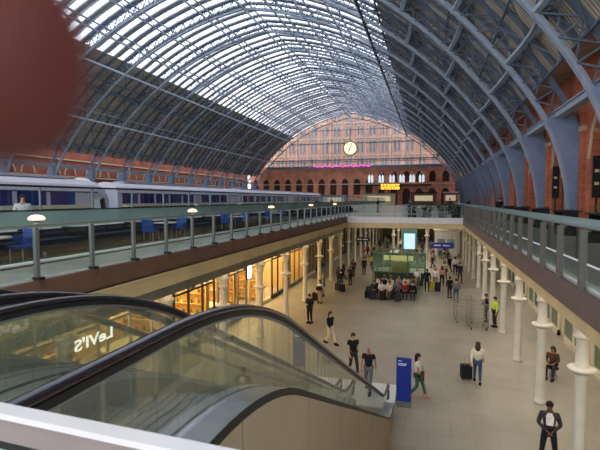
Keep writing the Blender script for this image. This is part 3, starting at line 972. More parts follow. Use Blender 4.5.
lettering("LeVI'S", (-2.588, 3.19, 6.235), .125, WL3, 'bright white reversed sign reflection painted on the glass of the nearer escalator', (PI/2, 0, -PI/2))
lettering("LeVI'S", (-3.05, 3.16, 6.25), .15, WL2, 'faint reversed sign reflection painted on the glass of the farther escalator', (PI/2, 0, -PI/2))
lettering("LeVI'S", (-4.29, 3.05, 6.28), .17, WL2, 'faintest painted reversed sign reflection, at the left edge of the photo on the far escalator glass', (PI/2, 0, -PI/2))

# ------------------------------------------------------------------ signs on the concourse
BLUES = mat('sign_blue', (30, 52, 150), .4, 0, .06, 2)
BLUEG = mat('sign_slate_blue', (52, 60, 104), .4, 0, .06, 2)
def totem(x, y, m, label, rz=0):
    t = thing('sign_totem', label, 'sign', (x, y, 0), rz)
    MB().b2(-.26, .26, -.05, .05, .22, 1.78).build('panel', m, t)
    MB().b2(-.27, .27, -.06, .06, 0, .22).build('base', STEEL, t)
    g = MB()
    for i, (w, z) in enumerate(((.12, 1.68), (.30, 1.58), (.26, 1.53))): g.b2(-.2, -.2+w, -.056, -.05, z-.012, z+.012)
    g.build('white_print', WL, t)
totem(-.83, 16.1, BLUES, 'bright blue sign totem at the foot of the escalators')
totem(-5.35, 18.3, BLUEG, 'slate blue sign totem seen through the escalator glass')
def hanging(x, y, z, w, h, m, label, kind='hanging_sign', dark=False):
    t = thing(kind, label, 'sign', (x, y, z))
    MB().b2(-w/2, w/2, -.06, .06, -h/2, h/2).build('panel', m, t)
    g = MB()
    for k in range(2): g.b2(-w*.42+k*w*.42, -w*.1+k*w*.42, -.066, -.06, -.05, .06)
    g.build('white_print', WL, t)
    for s in (-1, 1): MB().tube([(s*w*.4, 0, h/2), (s*w*.4, 0, 5.3-z)], .015, 6).build('hanger', BLACK, t)
hanging(1.15, 44.5, 3.05, 1.95, .55, mat('sign_royal_blue', (24, 64, 170), .4), 'bright blue hanging direction sign under the far deck')
hanging(-7.0, 48.5, 3.1, 1.5, .4, mat('sign_dark_blue', (26, 40, 90), .4), 'dark blue hanging sign beside the left columns')

# green glass kiosk
t = thing('glass_kiosk', 'green glass kiosk in the middle of the concourse', 'kiosk', (-2.6, 41.2, 0))
FR = mat('kiosk_frame_green', (96, 116, 98), .5)
f = MB()
for x in (-2.2, -.75, .75, 2.2):
    for y in (-1.6, 1.6): f.b2(x-.05, x+.05, y-.05, y+.05, 0, 2.75)
for y in (-1.6, 1.6): f.b2(-2.25, 2.25, y-.05, y+.05, 2.7, 2.8); f.b2(-2.2, 2.2, y-.04, y+.04, 1.05, 1.12)
for x in (-2.2, 2.2): f.b2(x-.05, x+.05, -1.6, 1.6, 2.7, 2.8)
f.build('frame', FR, t)
MB().b2(-2.1, -.1, -1.5, 1.5, 2.72, 2.76).build('roof_panel', GLSG, t)
for y in (-1.6, 1.6): MB().b2(-2.15, 2.15, y-.01, y+.01, 1.12, 2.7).build('glass_panel', GLSG, t)
for x in (-2.2, 2.2): MB().b2(x-.01, x+.01, -1.55, 1.55, 1.1, 2.7).build('glass_panel', GLSG, t)
MB().b2(-2.1, 2.1, -1.55, -1.45, 0, 1.05).build('counter', mat('dark_green_counter', (40, 60, 48), .5), t)
MB().b2(-.7, .8, -.6, .2, 0, 1.9).build('back_cabinet', CREAMW, t)
MB().b2(-1.3, 1.2, -1.4, -1.2, 2.1, 2.5).build('menu_board', mat('menu_board', (240, 220, 150), .5, emit=(255, 225, 150), es=.25), t)
# screen and white kiosk beyond
t = thing('display_screen', 'tall pale blue display screen standing under the far deck', 'screen', (-2.6, 60, 0))
MB().b2(-.95, .95, -.15, .15, .4, 3.5).build('casing', mat('teal_grey', (90, 130, 134), .4), t)
MB().b2(-.7, .7, -.17, -.15, .9, 3.0).build('screen', mat('screen_glow', (150, 180, 200), .4, emit=(150, 180, 205), es=.6), t)
MB().b2(-.4, .4, -.25, .25, 0, .4).build('base', BLACK, t)
t = thing('white_booth', 'white panelled booth under the far deck by the right columns', 'booth', (1.9, 62, 0))
MB().b2(-1.4, 1.4, -1, 1, 0, 3.3).build('body', WHITEM, t)
MB().b2(-1.0, -.1, -1.05, -1, .1, 2.3).build('door', mat('booth_door', (120, 140, 150), .4), t)
MB().b2(.2, 1.1, -1.05, -1, 1.2, 2.3).build('window_pane', mat('booth_window', (150, 170, 176), .3), t)
MB().b2(-1.5, 1.5, -1.1, 1.1, 3.3, 3.45).build('roof', CREAM, t)

# stacked wire luggage trolleys
WIRE = mat('trolley_wire', (150, 146, 140), .4, .5)
def trolley_parts():
    f = MB(); b = MB(); w = MB()
    for x in (-.5, .5):
        f.tube([(x, -.45, .16), (x, .45, .16)], .018, 6)
        f.tube([(x, .45, .16), (x, .45, 1.55), (x*.9, .45, 1.6)], .02, 6); f.tube([(x, -.45, .16), (x, -.45, 1.5)], .018, 6)
    for y in (-.45, .45):
        for z in (.16, 1.5): f.tube([(-.5, y, z), (.5, y, z)], .018, 6)
    for k in range(7):
        z = .3 + k*.18
        for y in (-.45, .45): b.tube([(-.5, y, z), (.5, y, z)], .007, 4)
        for x in (-.5, .5): b.tube([(x, -.45, z), (x, .45, z)], .007, 4)
    for k in range(9):
        x = -.45 + k*.1125
        for y in (-.45, .45): b.tube([(x, y, .16), (x, y, 1.5)], .006, 4)
        b.tube([(x, -.45, .17), (x, .45, .17)], .006, 4)
    w.tube([(-.02, 0, .07), (.02, 0, .07)], .07, 12)
    return f.mesh('frame', WIRE), b.mesh('wire_mesh', WIRE), w.mesh('wheel', BLACK)
TF, TM, TWH = trolley_parts()
for x, y, rz, lb in ((2.35, 28.6, .1, 'empty wire cage trolley, the one nearer the shops side'), (3.02, 27.35, .15, 'empty wire cage trolley standing beside the worker in yellow')):
    t = thing('cage_trolley', lb, 'trolley', (x-.35, y, 0), rz, 'wire cage trolleys')
    link('frame', TF, t); link('wire_mesh', TM, t)
    for a in (-.42, .42):
        for b in (-.38, .38): link('wheel', TWH, t, (a, b, 0))

# shop interiors: shelving with small goods
GOODS = [mat('goods_red', (176, 92, 74)), mat('goods_cream', (235, 220, 180)), mat('goods_brown', (150, 108, 70)), mat('goods_teal', (130, 150, 130)), mat('goods_orange', (220, 170, 100))]
gmesh = [MB().b2(-.06, .06, -.08, .08, 0, .14+.03*i).mesh('box', GOODS[i]) for i in range(5)]
def shelf_unit(x, y, rz, label, n=5):
    t = thing('shelf_unit', label, 'shelves', (x, y, 0), rz, 'lit shelves in the left shops')
    MB().b2(-.18, -.14, -1.3, 1.3, 0, 3.1).build('back_panel', SHELFM, t)
    for s in (-1, 1): MB().b2(-.18, .22, s*1.3-.03, s*1.3+.03, 0, 3.1).build('side_panel', SHELFM, t)
    for k in range(n): MB().b2(-.14, .22, -1.27, 1.27, .3+k*.6, .33+k*.6).build('shelf', SHELFM, t)
rr = random.Random(3)
COLN = ['red', 'cream', 'brown', 'teal', 'orange']
UNITS = [(-15.2, 12.0, 0), (-15.2, 15.0, 0), (-13.3, 18.9, -PI/2), (-13.3, 22.6, -PI/2), (-13.3, 26.3, -PI/2), (-13.3, 30.4, -PI/2)]
for k, (ux, uy, uz) in enumerate(UNITS):
    shelf_unit(ux, uy, uz, 'honey wood shelf unit in the left shops, %s from the escalators' % ORD[k])
    for s_ in range(5):
        for j in range(6):
            c = rr.randrange(5); lx, ly = .04, -1.1+j*.43+rr.uniform(-.04, .04)
            o = link('product_box', gmesh[c], None, (ux+lx*math.cos(uz)-ly*math.sin(uz), uy+lx*math.sin(uz)+ly*math.cos(uz), .33+s_*.6), uz)
            tag(o, '%s box on shelf %s of the %s shop unit, place %s' % (COLN[c], ORD[s_], ORD[k], ORD[j]), 'box', 'boxes on the shop shelves')
# counters and bright back-lit panels
for k, y in enumerate((10.4, 16.9, 24.5, 37.9)):
    t = thing('shop_counter', 'pale wooden display counter in the left shops, %s along' % ORD[k], 'counter', (-13.2, y, 0), 0, 'counters in the left shops')
    MB().b2(-.5, .5, -1.1, 1.1, 0, .86).build('body', SHELFM, t); MB().b2(-.55, .55, -1.15, 1.15, .86, .92).build('counter_top', CREAM, t)
for k, (x, y, z) in enumerate(((-11.15, 26.6, 3.2), (-11.15, 40.0, 3.3))):
    t = thing('lightbox_sign', 'glowing white lightbox sign on the %s shop front' % ORD[k], 'sign', (x, y, z))
    MB().b2(-.05, .05, -.35, .35, -.9, .9).build('casing', BLACK, t)
    MB().b2(-.09, .0, -.04, .04, .9, 1.7).build('bracket', BLACK, t)
    MB().b2(.05, .07, -.3, .3, -.85, .85).build('lit_face', mat('lightbox', (240, 244, 250), .5, emit=(235, 240, 250), es=1.3), t)

# ------------------------------------------------------------------ trains on the left
TW = mat('train_white', (202, 198, 214), .35, .1, .05, .6)
TB = mat('train_navy', (36, 44, 84), .35, .1, .1, .6)
TG_ = mat('train_window', (34, 54, 116), .12, 0, .3, .5, spec=.6)
TY = mat('train_cream', (214, 204, 170), .5, 0, .1, 1)
TDK = mat('train_underframe', (40, 40, 46), .7)
TPIL = mat('train_pillar', (168, 170, 182), .4)
def coach(name, label, xc, y0, y1, nose=False, win=2.6, group=None):
    t = thing(name, label, 'train', (xc, 0, DECK), 0, group)
    prof = [(-1.42, .05), (-1.45, 1.0), (-1.42, 2.2), (-1.25, 2.72), (-.85, 3.05), (0, 3.18), (.85, 3.05), (1.25, 2.72), (1.42, 2.2), (1.45, 1.0), (1.42, .05)]
    b = MB()
    rings = [(y0, 1, 1), (y1-(2.0 if nose else 0), 1, 1)]
    if nose: rings += [(y1-1.4, .99, .97), (y1-.8, .94, .88), (y1-.3, .82, .72), (y1, .6, .5)]
    n = len(prof); vs = []
    for (y, sx, sz) in rings: vs += [(px*sx, y, .05+(pz-.05)*sz) for px, pz in prof]
    fs = [(i*n+k, i*n+(k+1) % n, (i+1)*n+(k+1) % n, (i+1)*n+k) for i in range(len(rings)-1) for k in range(n)]
    fs += [tuple(range(n))[::-1], tuple(range((len(rings)-1)*n, len(rings)*n))]
    b.add(vs, fs); b.build('body', TW, t)
    ye = y1-(1.9 if nose else .5)
    for s in (1,):
        MB().b2(s*1.42, s*1.475, y0+.4, ye, 2.12, 2.2).build('black_line', BLACK, t)
        MB().b2(s*1.43, s*1.475, y0+.4, ye, .15, .95).build('lower_band', TB, t)
        MB().b2(s*1.44, s*1.47, y0+.4, ye, .95, 1.2).build('cream_band', TY, t)
        y = y0+.6; k = 0
        while y + win < ye:
            if k % 6 == 5:
                MB().b2(s*1.43, s*1.49, y+.2, y+1.3, .2, 2.1).build('door', TPIL, t); y += 1.6
            else:
                MB().b2(s*1.43, s*1.48, y, y+win-.38, 1.22, 2.12).build('window', TG_, t); y += win
            k += 1
    k = MB()
    k.b2(-.6, .6, y0+2, ye-2, 3.15, 3.3); k.build('roof_equipment', TPIL, t)
    MB().b2(-1.2, 1.2, y0+.5, ye, -.0, .06).build('underframe', TDK, t)
    if nose:
        pts = [(1.5*math.cos(a), y1-2.0, .1+3.15*math.sin(a)**.8) for a in [PI*i/14 for i in range(15)]]
        MB().tube(pts, (.07, .3), 4, up=(0, 1, 0)).build('white_rim', WHITEM, t)
        MB().tube([(p[0]*1.0, p[1]+.55, p[2]*.98) for p in pts], (.06, .35), 4, up=(0, 1, 0)).build('black_rim', BLACK, t)
    return t
coach('train_coach', 'white and navy train coach nearest the glass screen', -26.6, 2, 31.5, True, group='train coaches at the platforms')
coach('train_coach', 'pale train coach just beyond the rounded nose', -28.2, 34, 60, False, group='train coaches at the platforms')
coach('train_coach', 'pale train coach, third in the line of trains', -28.2, 60.6, 86, False, group='train coaches at the platforms')
coach('train_coach', 'farthest pale train coach before the end wall', -28.2, 86.6, 112, False, group='train coaches at the platforms')
# ------------------------------------------------------------------ clock, neon, boards on the end wall
t = thing('station_clock', 'large round cream station clock hung before the glazed screen', 'clock', (CX+.1, YS-.9, 24.3))
ring = MB(); n = 36
ring.tube([(2.25*math.cos(2*PI*i/n), 0, 2.25*math.sin(2*PI*i/n)) for i in range(n+1)], .22, 8, cap=False); ring.build('rim', mat('clock_bronze', (120, 104, 84), .4, .3), t)
f = MB(); f.prism([(2.2*math.cos(2*PI*i/n), 2.2*math.sin(2*PI*i/n)) for i in range(n)], 'y', -.15, .5); f.build('face', mat('clock_face', (244, 236, 200), .5, 0, .03, emit=(255, 244, 205), es=.35), t)
h = MB()
for a, L, w in ((R(90-210), 1.15, .14), (R(90-20), 1.8, .09)):
    h.tube([(0, -.2, 0), (L*math.cos(a), -.2, L*math.sin(a))], w, 4)
h.build('hands', BLACK, t)
mk = MB()
for k in range(12):
    a = 2*PI*k/12; mk.tube([(1.7*math.cos(a), -.17, 1.7*math.sin(a)), (2.0*math.cos(a), -.17, 2.0*math.sin(a))], .06, 4)
mk.build('hour_marks', BLACK, t)
MB().b2(-.12, .12, -.05, .35, 2.2, 6.5).build('hanger', BARS, t)
# pink neon squiggle
NE = mat('pink_neon', (255, 90, 190), .4, 0, .02, emit=(255, 70, 180), es=1.0)
m = MB()
pts = []
for i in range(161):
    u = i/160; pts.append((-38.5 + 19.5*u, YS-.55, 18.5 + .16*math.sin(u*70) + .10*math.sin(u*31+1)))
m.tube(pts, .085, 5)
tag(m.build('neon_squiggle', NE), 'long wavy pink neon line below the station clock', 'neon light')
# departure board and white lancets on the end wall
t = thing('departure_board', 'departure board with rows of glowing orange text', 'board', (-12.7, YB-2.6, 11.5))
MB().b2(-3.2, 3.2, -.2, .5, -1.1, 1.0).build('casing', BLACK, t)
g = MB(); rr = random.Random(5)
for r_ in range(4):
    x = -3.0
    while x < 2.8:
        w = rr.uniform(.3, .9); g.b2(x, min(2.95, x+w), -.24, -.2, .62-r_*.47, .86-r_*.47); x += w + rr.uniform(.12, .3)
g.build('glowing_rows', mat('amber_led', (255, 170, 60), .5, emit=(255, 160, 50), es=1.8), t)
MB().b2(-.15, .15, .5, .68, -.3, .6).build('bracket', BLACK, t)
wl_ = 0
for k, px in enumerate((-19.4, -15.9, -12.4, -9.2, -6.0, -3.0)):
    w = thing('lancet_window', 'pair of white lit lancet lights on the end wall, %s from the clock side' % ORD[k], 'window light', (px, YB-.1, 13.0), 0, 'white lancets on the end wall')
    for s in (-1, 1):
        p = [(s*.48-.36, 0), (s*.48+.36, 0), (s*.48+.36, 2.0), (s*.48, 2.7), (s*.48-.36, 2.0)]
        MB().prism(p, 'y', -.2, 0).build('pane', mat('lit_white_glass', (205, 214, 222), .4, emit=(205, 216, 228), es=.35), w)
    MB().lathe([(.3, 2.9), (.42, 3.1), (.3, 3.4)], 12).build('roundel', STONE, w)
tag(MB().b2(-24, 0, YB-1.9, YB-.02, 11.9, 12.2).build('balcony_ledge', BLACK), 'long black ledge across the end wall under the white lancets', 'ledge')

# platform-level kiosks and clutter near the end wall
def kiosk(x, y, w, d, h, mb, mr, label):
    t = thing('platform_kiosk', label, 'kiosk', (x, y, DECK), 0, 'kiosks on the far upper deck')
    MB().b2(-w/2, w/2, -d/2, d/2, 0, h).build('body', mb, t)
    MB().b2(-w/2-.2, w/2+.2, -d/2-.3, d/2+.2, h, h+.25).build('roof', mr, t)
    MB().b2(-w*.35, w*.35, -d/2-.05, -d/2, h*.35, h*.8).build('window_pane', mat('kiosk_glow', (240, 226, 190), .5, emit=(250, 226, 180), es=.12), t)
kiosk(-14, 128, 9, 3, 3.2, CREAMW, mat('kiosk_grey', (110, 104, 104)), 'long cream kiosk under the departure board')
kiosk(-25, 120, 6, 3, 2.6, WHITEM, BEAMG, 'white kiosk below the pink neon')
kiosk(-2, 132, 7, 3, 3.4, mat('kiosk_brown', (120, 84, 66)), BLACK, 'brown kiosk right of the departure board')
kiosk(5.5, 140, 4, 2, 3.6, mat('kiosk_rose', (170, 120, 110)), WHITEM, 'small rose kiosk in the far right corner')

# ------------------------------------------------------------------ plants and hanging signs on the right deck
LEAF = mat('dark_leaf', (44, 66, 40), .6, 0, .3, 12)
LEAF2 = mat('bright_leaf', (70, 120, 56), .6, 0, .3, 12)
def plant(x, y, h, label, m=LEAF, pot=BLACK, sc_=1.0, seed=1):
    r = random.Random(seed)
    t = thing('potted_shrub', label, 'plant', (x, y, DECK), 0, 'potted shrubs on the upper deck')
    MB().prism([(-.3*sc_, -.3*sc_), (.3*sc_, -.3*sc_), (.3*sc_, .3*sc_), (-.3*sc_, .3*sc_)], 'z', 0, .5*sc_).build('planter', pot, t)
    lf = MB()
    for k in range(170):
        a = r.uniform(0, 2*PI); q = r.random()**.5*.42*sc_; z = .5*sc_ + r.random()*h
        c = Vector((q*math.cos(a), q*math.sin(a), z)); d = Vector((r.uniform(-1, 1), r.uniform(-1, 1), r.uniform(-.2, 1))).normalized()
        s_ = d.cross(Vector((r.uniform(-1, 1), r.uniform(-1, 1), .3))).normalized()*.035*sc_
        L = d*.16*sc_
        lf.add([c, c+L*.5+s_, c+L, c+L*.5-s_], [(0, 1, 2, 3)])
    lf.build('foliage', m, t)
    MB().tube([(0, 0, .45*sc_), (0, 0, .5*sc_+h*.7)], .02, 6).build('stem', mat('bark', (80, 60, 44)), t)
plant(8.2, 25.5, .75, 'bright green potted plant by the right arches, nearest one', LEAF2, WHITEM, 1.0, 2)
for k, x in enumerate((-1.6, -.3, 1.0, 2.1)):
    plant(x, YE+1.4, .55, 'dark potted shrub behind the far balustrade, %s along' % ORD[k], LEAF, BLACK, 1.15, 10+k)
for k, (y, x) in enumerate(((31.5, 8.3), (38, 8.2), (45, 8.3))):
    plant(x, y, .5, 'low dark potted plant between the right arches, %s along' % ORD[k], LEAF, BLACK, .9, 20+k)
for k, (x, y) in enumerate(((8.75, 28.45), (8.7, 36.8))):
    t = thing('platform_sign', 'tall narrow black sign on the right brick wall, %s along' % ORD[k], 'sign', (x, y, DECK+1.3), 0, 'black signs on the right wall')
    MB().b2(-.22, .22, -.07, .07, .4, 2.7).build('panel', BLACK, t)
    MB().b2(-.04, .04, -.04, .04, -1.3, .4).build('post', BLACK, t)
    for j_ in range(2): MB().b2(-.13, .08, -.08, -.07, 1.1+j_*.7, 1.26+j_*.7).build('pale_print', mat('pale_yellow_print', (205, 198, 150), .5), t)
# bar counter pieces behind the right ledge
for k, y in enumerate((9.0, 13.5, 18.2, 23.0, 28.0, 33.4, 38.6)):
    t = thing('high_table', 'dark high table behind the right glass ledge, %s along' % ORD[k], 'table', (5.9, y, DECK), 0, 'dark high tables on the right deck')
    MB().b2(-.4, .4, -.9, .9, 1.06, 1.11).build('table_top', BLACK, t)
    for s in (-1, 1): MB().b2(-.3, .3, s*.7-.04, s*.7+.04, 0, 1.06).build('leg', BLACK, t)

# ------------------------------------------------------------------ people
def skin_mesh(name, chains, sub=1):
    """chains: list of [(pos, radius), ...]; a chain may start with an index of an existing vertex"""
    V = []; E_ = []; RR = []
    for ch in chains:
        prev = None
        for it in ch:
            if isinstance(it, int): prev = it; continue
            V.append(it[0]); RR.append(it[1]); i = len(V)-1
            if prev is not None: E_.append((prev, i))
            prev = i
    me = bpy.data.meshes.new('tmp'); me.from_pydata(V, E_, []); me.update()
    o = bpy.data.objects.new('tmp', me); C.objects.link(o)
    m = o.modifiers.new('s', 'SKIN'); m.use_smooth_shade = True
    for i, r in enumerate(RR):
        d = me.skin_vertices[0].data[i]; d.radius = r if isinstance(r, tuple) else (r, r)
        d.use_root = (i == 0)
    if sub:
        s = o.modifiers.new('u', 'SUBSURF'); s.levels = sub; s.render_levels = sub
    dg = bpy.context.evaluated_depsgraph_get(); dg.update()
    out = bpy.data.meshes.new_from_object(o.evaluated_get(dg)); out.name = name
    bpy.data.objects.remove(o); bpy.data.meshes.remove(me)
    for p in out.polygons: p.use_smooth = True
    out.materials.clear(); out.materials.append(None)
    return out
def mix(a, b, u): return tuple(a[i]+(b[i]-a[i])*u for i in range(3))
def pose(kind):
    """joint table for a 1.75 m figure facing +y"""
    J = dict(pel=(0, 0, .96), wa=(0, .01, 1.14), ch=(0, .0, 1.36), nk=(0, 0, 1.50), hb=(0, .02, 1.57), hd=(0, .02, 1.65), ht=(0, .01, 1.72))
    for s, n in ((-1, 'l'), (1, 'r')):
        J['sh'+n] = (s*.185, 0, 1.42); J['el'+n] = (s*.24, -.02, 1.14); J['wr'+n] = (s*.26, .06, .89)
        J['hp'+n] = (s*.095, 0, .92); J['kn'+n] = (s*.105, .02, .50); J['an'+n] = (s*.11, -.02, .09)
    if kind == 'walk':
        J.update(knl=(-.1, .20, .54), anl=(-.1, .30, .12), knr=(.1, .0, .50), anr=(.1, -.28, .17),
                 ell=(-.24, -.12, 1.15), wrl=(-.25, -.16, .90), elr=(.24, .06, 1.15), wrr=(.23, .22, .95))
    if kind == 'clasp':
        J.update(ell=(-.27, .04, 1.15), wrl=(-.06, .24, 1.02), elr=(.27, .04, 1.15), wrr=(.07, .25, 1.03), knl=(-.15, .02, .5), anl=(-.18, -.02, .09), knr=(.15, .02, .5), anr=(.18, -.02, .09))
    if kind == 'phone':
        J.update(elr=(.25, .06, 1.15), wrr=(.12, .30, 1.28), ell=(-.25, .05, 1.14), wrl=(-.05, .28, 1.12), hb=(0, .04, 1.56), hd=(0, .06, 1.63), ht=(0, .06, 1.70))
    if kind == 'sit':
        J = {k: (v[0], v[1], v[2]-.385) for k, v in J.items()}
        for s, n in ((-1, 'l'), (1, 'r')):
            J['kn'+n] = (s*.13, .44, .54); J['an'+n] = (s*.13, .46, .09)
            J['el'+n] = (s*.24, .10, .77); J['wr'+n] = (s*.12, .34, .70)
        for k in ('ch', 'nk', 'hb', 'hd', 'ht', 'shl', 'shr'): J[k] = (J[k][0], J[k][1]+.08, J[k][2])
    return J
def figure(kind):
    J = pose(kind); D = {}
    torso = [(J['pel'], .115), (J['wa'], .10), (J['ch'], .12), (J['nk'], .055), (J['hb'], .062), (J['hd'], .088), (J['ht'], .058)]
    ch = [torso, [5, (tuple(a+b for a, b in zip(J['hd'], (0, .10, -.02))), .014)]]
    idx = 8
    for n, s in (('l', -1), ('r', 1)):
        ch.append([2, (J['sh'+n], .055), (mix(J['sh'+n], J['el'+n], .5), .046), (J['el'+n], .038), (mix(J['el'+n], J['wr'+n], .5), .034), (J['wr'+n], .024)])
        w = idx+4; e = Vector(J['el'+n]); wr = Vector(J['wr'+n]); d = (wr-e).normalized()
        side = d.cross(Vector((0, 0, 1))); side = side.normalized() if side.length > .2 else Vector((0, 1, 0))
        palm = wr + d*.06
        ch.append([w, (tuple(palm), .026)]); idx += 6
        for k in range(4):
            o = side*(.026*(k-1.5)/1.5); L = (.062, .075, .07, .055)[k]; cu = Vector((-s, .3, 0)).normalized()*.012
            ch.append([idx-1, (tuple(palm+d*.03+o), .0085), (tuple(palm+d*(.03+L*.55)+o+cu*.6), .0085), (tuple(palm+d*(.03+L)+o+cu*2), .0075)])
        ch.append([idx-1, (tuple(palm-side*.035+d*.005), .011), (tuple(palm-side*.05+d*.04), .0095)])
        idx += 14
    for n in 'lr':
        ch.append([0, (J['hp'+n], .085), (J['kn'+n], .055), (mix(J['kn'+n], J['an'+n], .45), .048), (J['an'+n], .034)])
    D['body'] = skin_mesh('body', ch, 1)
    def grow(p, r): return (p, r)
    for long_ in (0, 1):
        c = [[grow(J['pel'], .155), grow(J['wa'], .152), grow(J['ch'], .172), (mix(J['ch'], J['nk'], .62), .075)]]
        for n in 'lr':
            a = [2, (J['sh'+n], .078), (mix(J['sh'+n], J['el'+n], .55), .066)]
            if long_: a += [(J['el'+n], .058), (mix(J['el'+n], J['wr'+n], .92), .038)]
            c.append(a)
        D['top%d' % long_] = skin_mesh('top', c, 1)
    c = [[(J['pel'], .135)]]
    for n in 'lr': c.append([0, (J['hp'+n], .10), (mix(J['hp'+n], J['kn'+n], .5), .088), (J['kn'+n], .072), (mix(J['kn'+n], J['an'+n], .92), .058)])
    D['legs'] = skin_mesh('trousers', c, 1)
    for n, s in (('l', -1), ('r', 1)):
        a = J['an'+n]; m = MB()
        z = a[2]-.09
        m.prism([(a[1]-.09, z), (a[1]+.19, z), (a[1]+.20, z+.035), (a[1]+.08, z+.085), (a[1]+.03, z+.12), (a[1]-.08, z+.12)], 'x', a[0]-.045, a[0]+.045)
        me = m.mesh('shoe', [BLACK]); me.materials[0] = None; D['shoe'+n] = me
    h = J['hd']
    m = MB(); m.ball((h[0], h[1]-.015, h[2]+.015), (.098, .108, .105), 12, z0=-.05); m.ball((h[0], h[1]-.045, h[2]-.02), (.088, .07, .09), 10)
    D['hair0'] = m.mesh('hair', [BLACK]); D['hair0'].materials[0] = None
    m = MB(); m.ball((h[0], h[1]-.015, h[2]+.015), (.104, .112, .11), 12, z0=-.05); m.ball((h[0], h[1]-.07, h[2]-.10), (.11, .075, .19), 12)
    D['hair1'] = m.mesh('hair', [BLACK]); D['hair1'].materials[0] = None
    m = MB()
    for s in (-1, 1): m.ball((h[0]+s*.032, h[1]+.084, h[2]+.012), (.013, .008, .008), 8)
    D['eyes'] = m.mesh('eyes', [BLACK])
    m = MB().b2(h[0]-.022, h[0]+.022, h[1]+.082, h[1]+.094, h[2]-.052, h[2]-.044)
    D['mouth'] = m.mesh('mouth', [mat('lip_rose', (150, 84, 78), .6)])
    return D
FIG = {k: figure(k) for k in ('stand', 'walk', 'clasp', 'phone', 'sit')}
CL = {}
def cloth(rgb):
    if rgb not in CL: CL[rgb] = mat('cloth_%d_%d_%d' % rgb, rgb, .85, 0, .15, 14)
    return CL[rgb]
SK = [mat('skin_light', (206, 158, 130), .55, 0, .04), mat('skin_mid', (164, 114, 84), .55, 0, .04), mat('skin_dark', (92, 60, 44), .5, 0, .04), mat('skin_ruddy', (188, 122, 100), .5, 0, .04)]
COL = dict(black=(24, 24, 28), white=(226, 224, 218), cream=(224, 214, 190), navy=(30, 36, 62), blue=(60, 90, 140), jeans=(52, 76, 112), grey=(112, 112, 116), green=(56, 108, 84), pink=(206, 140, 140),
           red=(150, 44, 40), brown=(86, 60, 48), tan=(170, 140, 108), hivis=(206, 232, 60), charcoal=(52, 48, 52), orange=(206, 112, 60), teal=(50, 110, 116), lilac=(150, 136, 176), yellow=(214, 186, 70))
HAIRC = dict(black=(18, 15, 14), brown=(62, 42, 30), fair=(160, 126, 84), grey=(140, 136, 132))
def person(x, y, face, kind, top, legs, label, hair='black', long_hair=False, sleeve=1, skin=0, h=1.75, z=0, group=None, bald=False, shoes='black', far=False):
    D = FIG[kind]
    b = link('person', D['body'], None, (x, y, z), R(face))
    s = h/1.75; b.scale = (s, s, s)
    def mset(o, m): o.material_slots[0].link = 'OBJECT'; o.material_slots[0].material = m
    mset(b, SK[skin]); tag(b, label, 'person', group)
    mset(link('top', D['top%d' % sleeve], b), cloth(COL[top]))
    mset(link('trousers', D['legs'], b), cloth(COL[legs]))
    for n in 'lr': mset(link('shoe', D['shoe'+n], b), cloth(COL[shoes]))
    if not bald: mset(link('hair', D['hair%d' % long_hair], b), mat('hair_'+hair, HAIRC[hair], .7, 0, .2, 20))
    if not far: link('eyes', D['eyes'], b); link('mouth', D['mouth'], b)
    return b
def suitcase(x, y, m, label, rz=0, h=.62, group='suitcases on the concourse'):
    t = thing('suitcase', label, 'suitcase', (x, y, 0), R(rz), group)
    mm = cloth(COL[m])
    b = MB(); b.prism([(-.2, .06), (.2, .06), (.22, .1), (.22, h-.04), (.19, h), (-.19, h), (-.22, h-.04), (-.22, .1)], 'y', -.13, .13)
    b.build('shell', mm, t)
    MB().tube([(-.09, -.1, h-.02), (-.09, -.1, h+.36), (.09, -.1, h+.36), (.09, -.1, h-.02)], .012, 6).build('handle', STEEL, t)
    for a in (-.16, .16): MB().tube([(a-.02, 0, .03), (a+.02, 0, .03)], .03, 8).build('wheel', BLACK, t)
def bag(x, y, z, m, label, rz=0, sc_=1, name='shoulder_bag', cat='bag'):
    t = thing(name, label, cat, (x, y, z), R(rz))
    MB().prism([(-.17*sc_, 0), (.17*sc_, 0), (.2*sc_, .1*sc_), (.15*sc_, .27*sc_), (-.15*sc_, .27*sc_), (-.2*sc_, .1*sc_)], 'y', -.07*sc_, .07*sc_).build('body', cloth(COL[m]), t)
    MB().tube([(.15*sc_*math.cos(a), 0, (.25+.26*math.sin(a))*sc_) for a in [PI*i/10 for i in range(11)]], .012*sc_, 6).build('strap', cloth(COL[m]), t)

# nearest people
person(3.26, 13.65, 172, 'clasp', 'charcoal', 'black', 'person in an open dark jacket over a white shirt, hands clasped, standing between the columns', skin=2, h=1.8)
t = MB(); t.prism([(-.05, 1.47), (.05, 1.47), (.095, 1.38), (.085, 1.16), (-.085, 1.16), (-.095, 1.38)], 'y', .10, .176); o = t.build('white_shirt', cloth(COL['white']), bpy.data.objects['person']); 
person(1.9, 19.0, -4, 'walk', 'cream', 'jeans', 'person in a cream coat and blue jeans walking away with a black suitcase', 'brown', True, h=1.7)
suitcase(1.50, 19.35, 'black', 'black upright suitcase beside the person in the cream coat', 10)
person(-3.05, 18.5, -150, 'walk', 'black', 'charcoal', 'person in a black t-shirt and dark trousers walking to the escalators', 'brown', False, 0, h=1.8)
person(-2.2, 17.0, 178, 'walk', 'black', 'grey', 'bald person in a black t-shirt and grey trousers at the escalator foot', sleeve=0, bald=True, h=1.78, skin=3)
person(-.38, 17.0, -95, 'walk', 'white', 'green', 'person in a white top and green trousers behind the blue totem', 'black', True, 0, h=1.68, shoes='pink')
bag(-.20, 16.84, .78, 'brown', 'dark brown shoulder bag on the person in green trousers', 90)
person(-6.86, 25.7, 160, 'phone', 'black', 'black', 'person all in black standing alone looking at a phone', h=1.8)
person(-4.82, 22.1, -120, 'walk', 'black', 'cream', 'person in a black jacket and wide cream trousers striding across', 'brown', True, h=1.72)
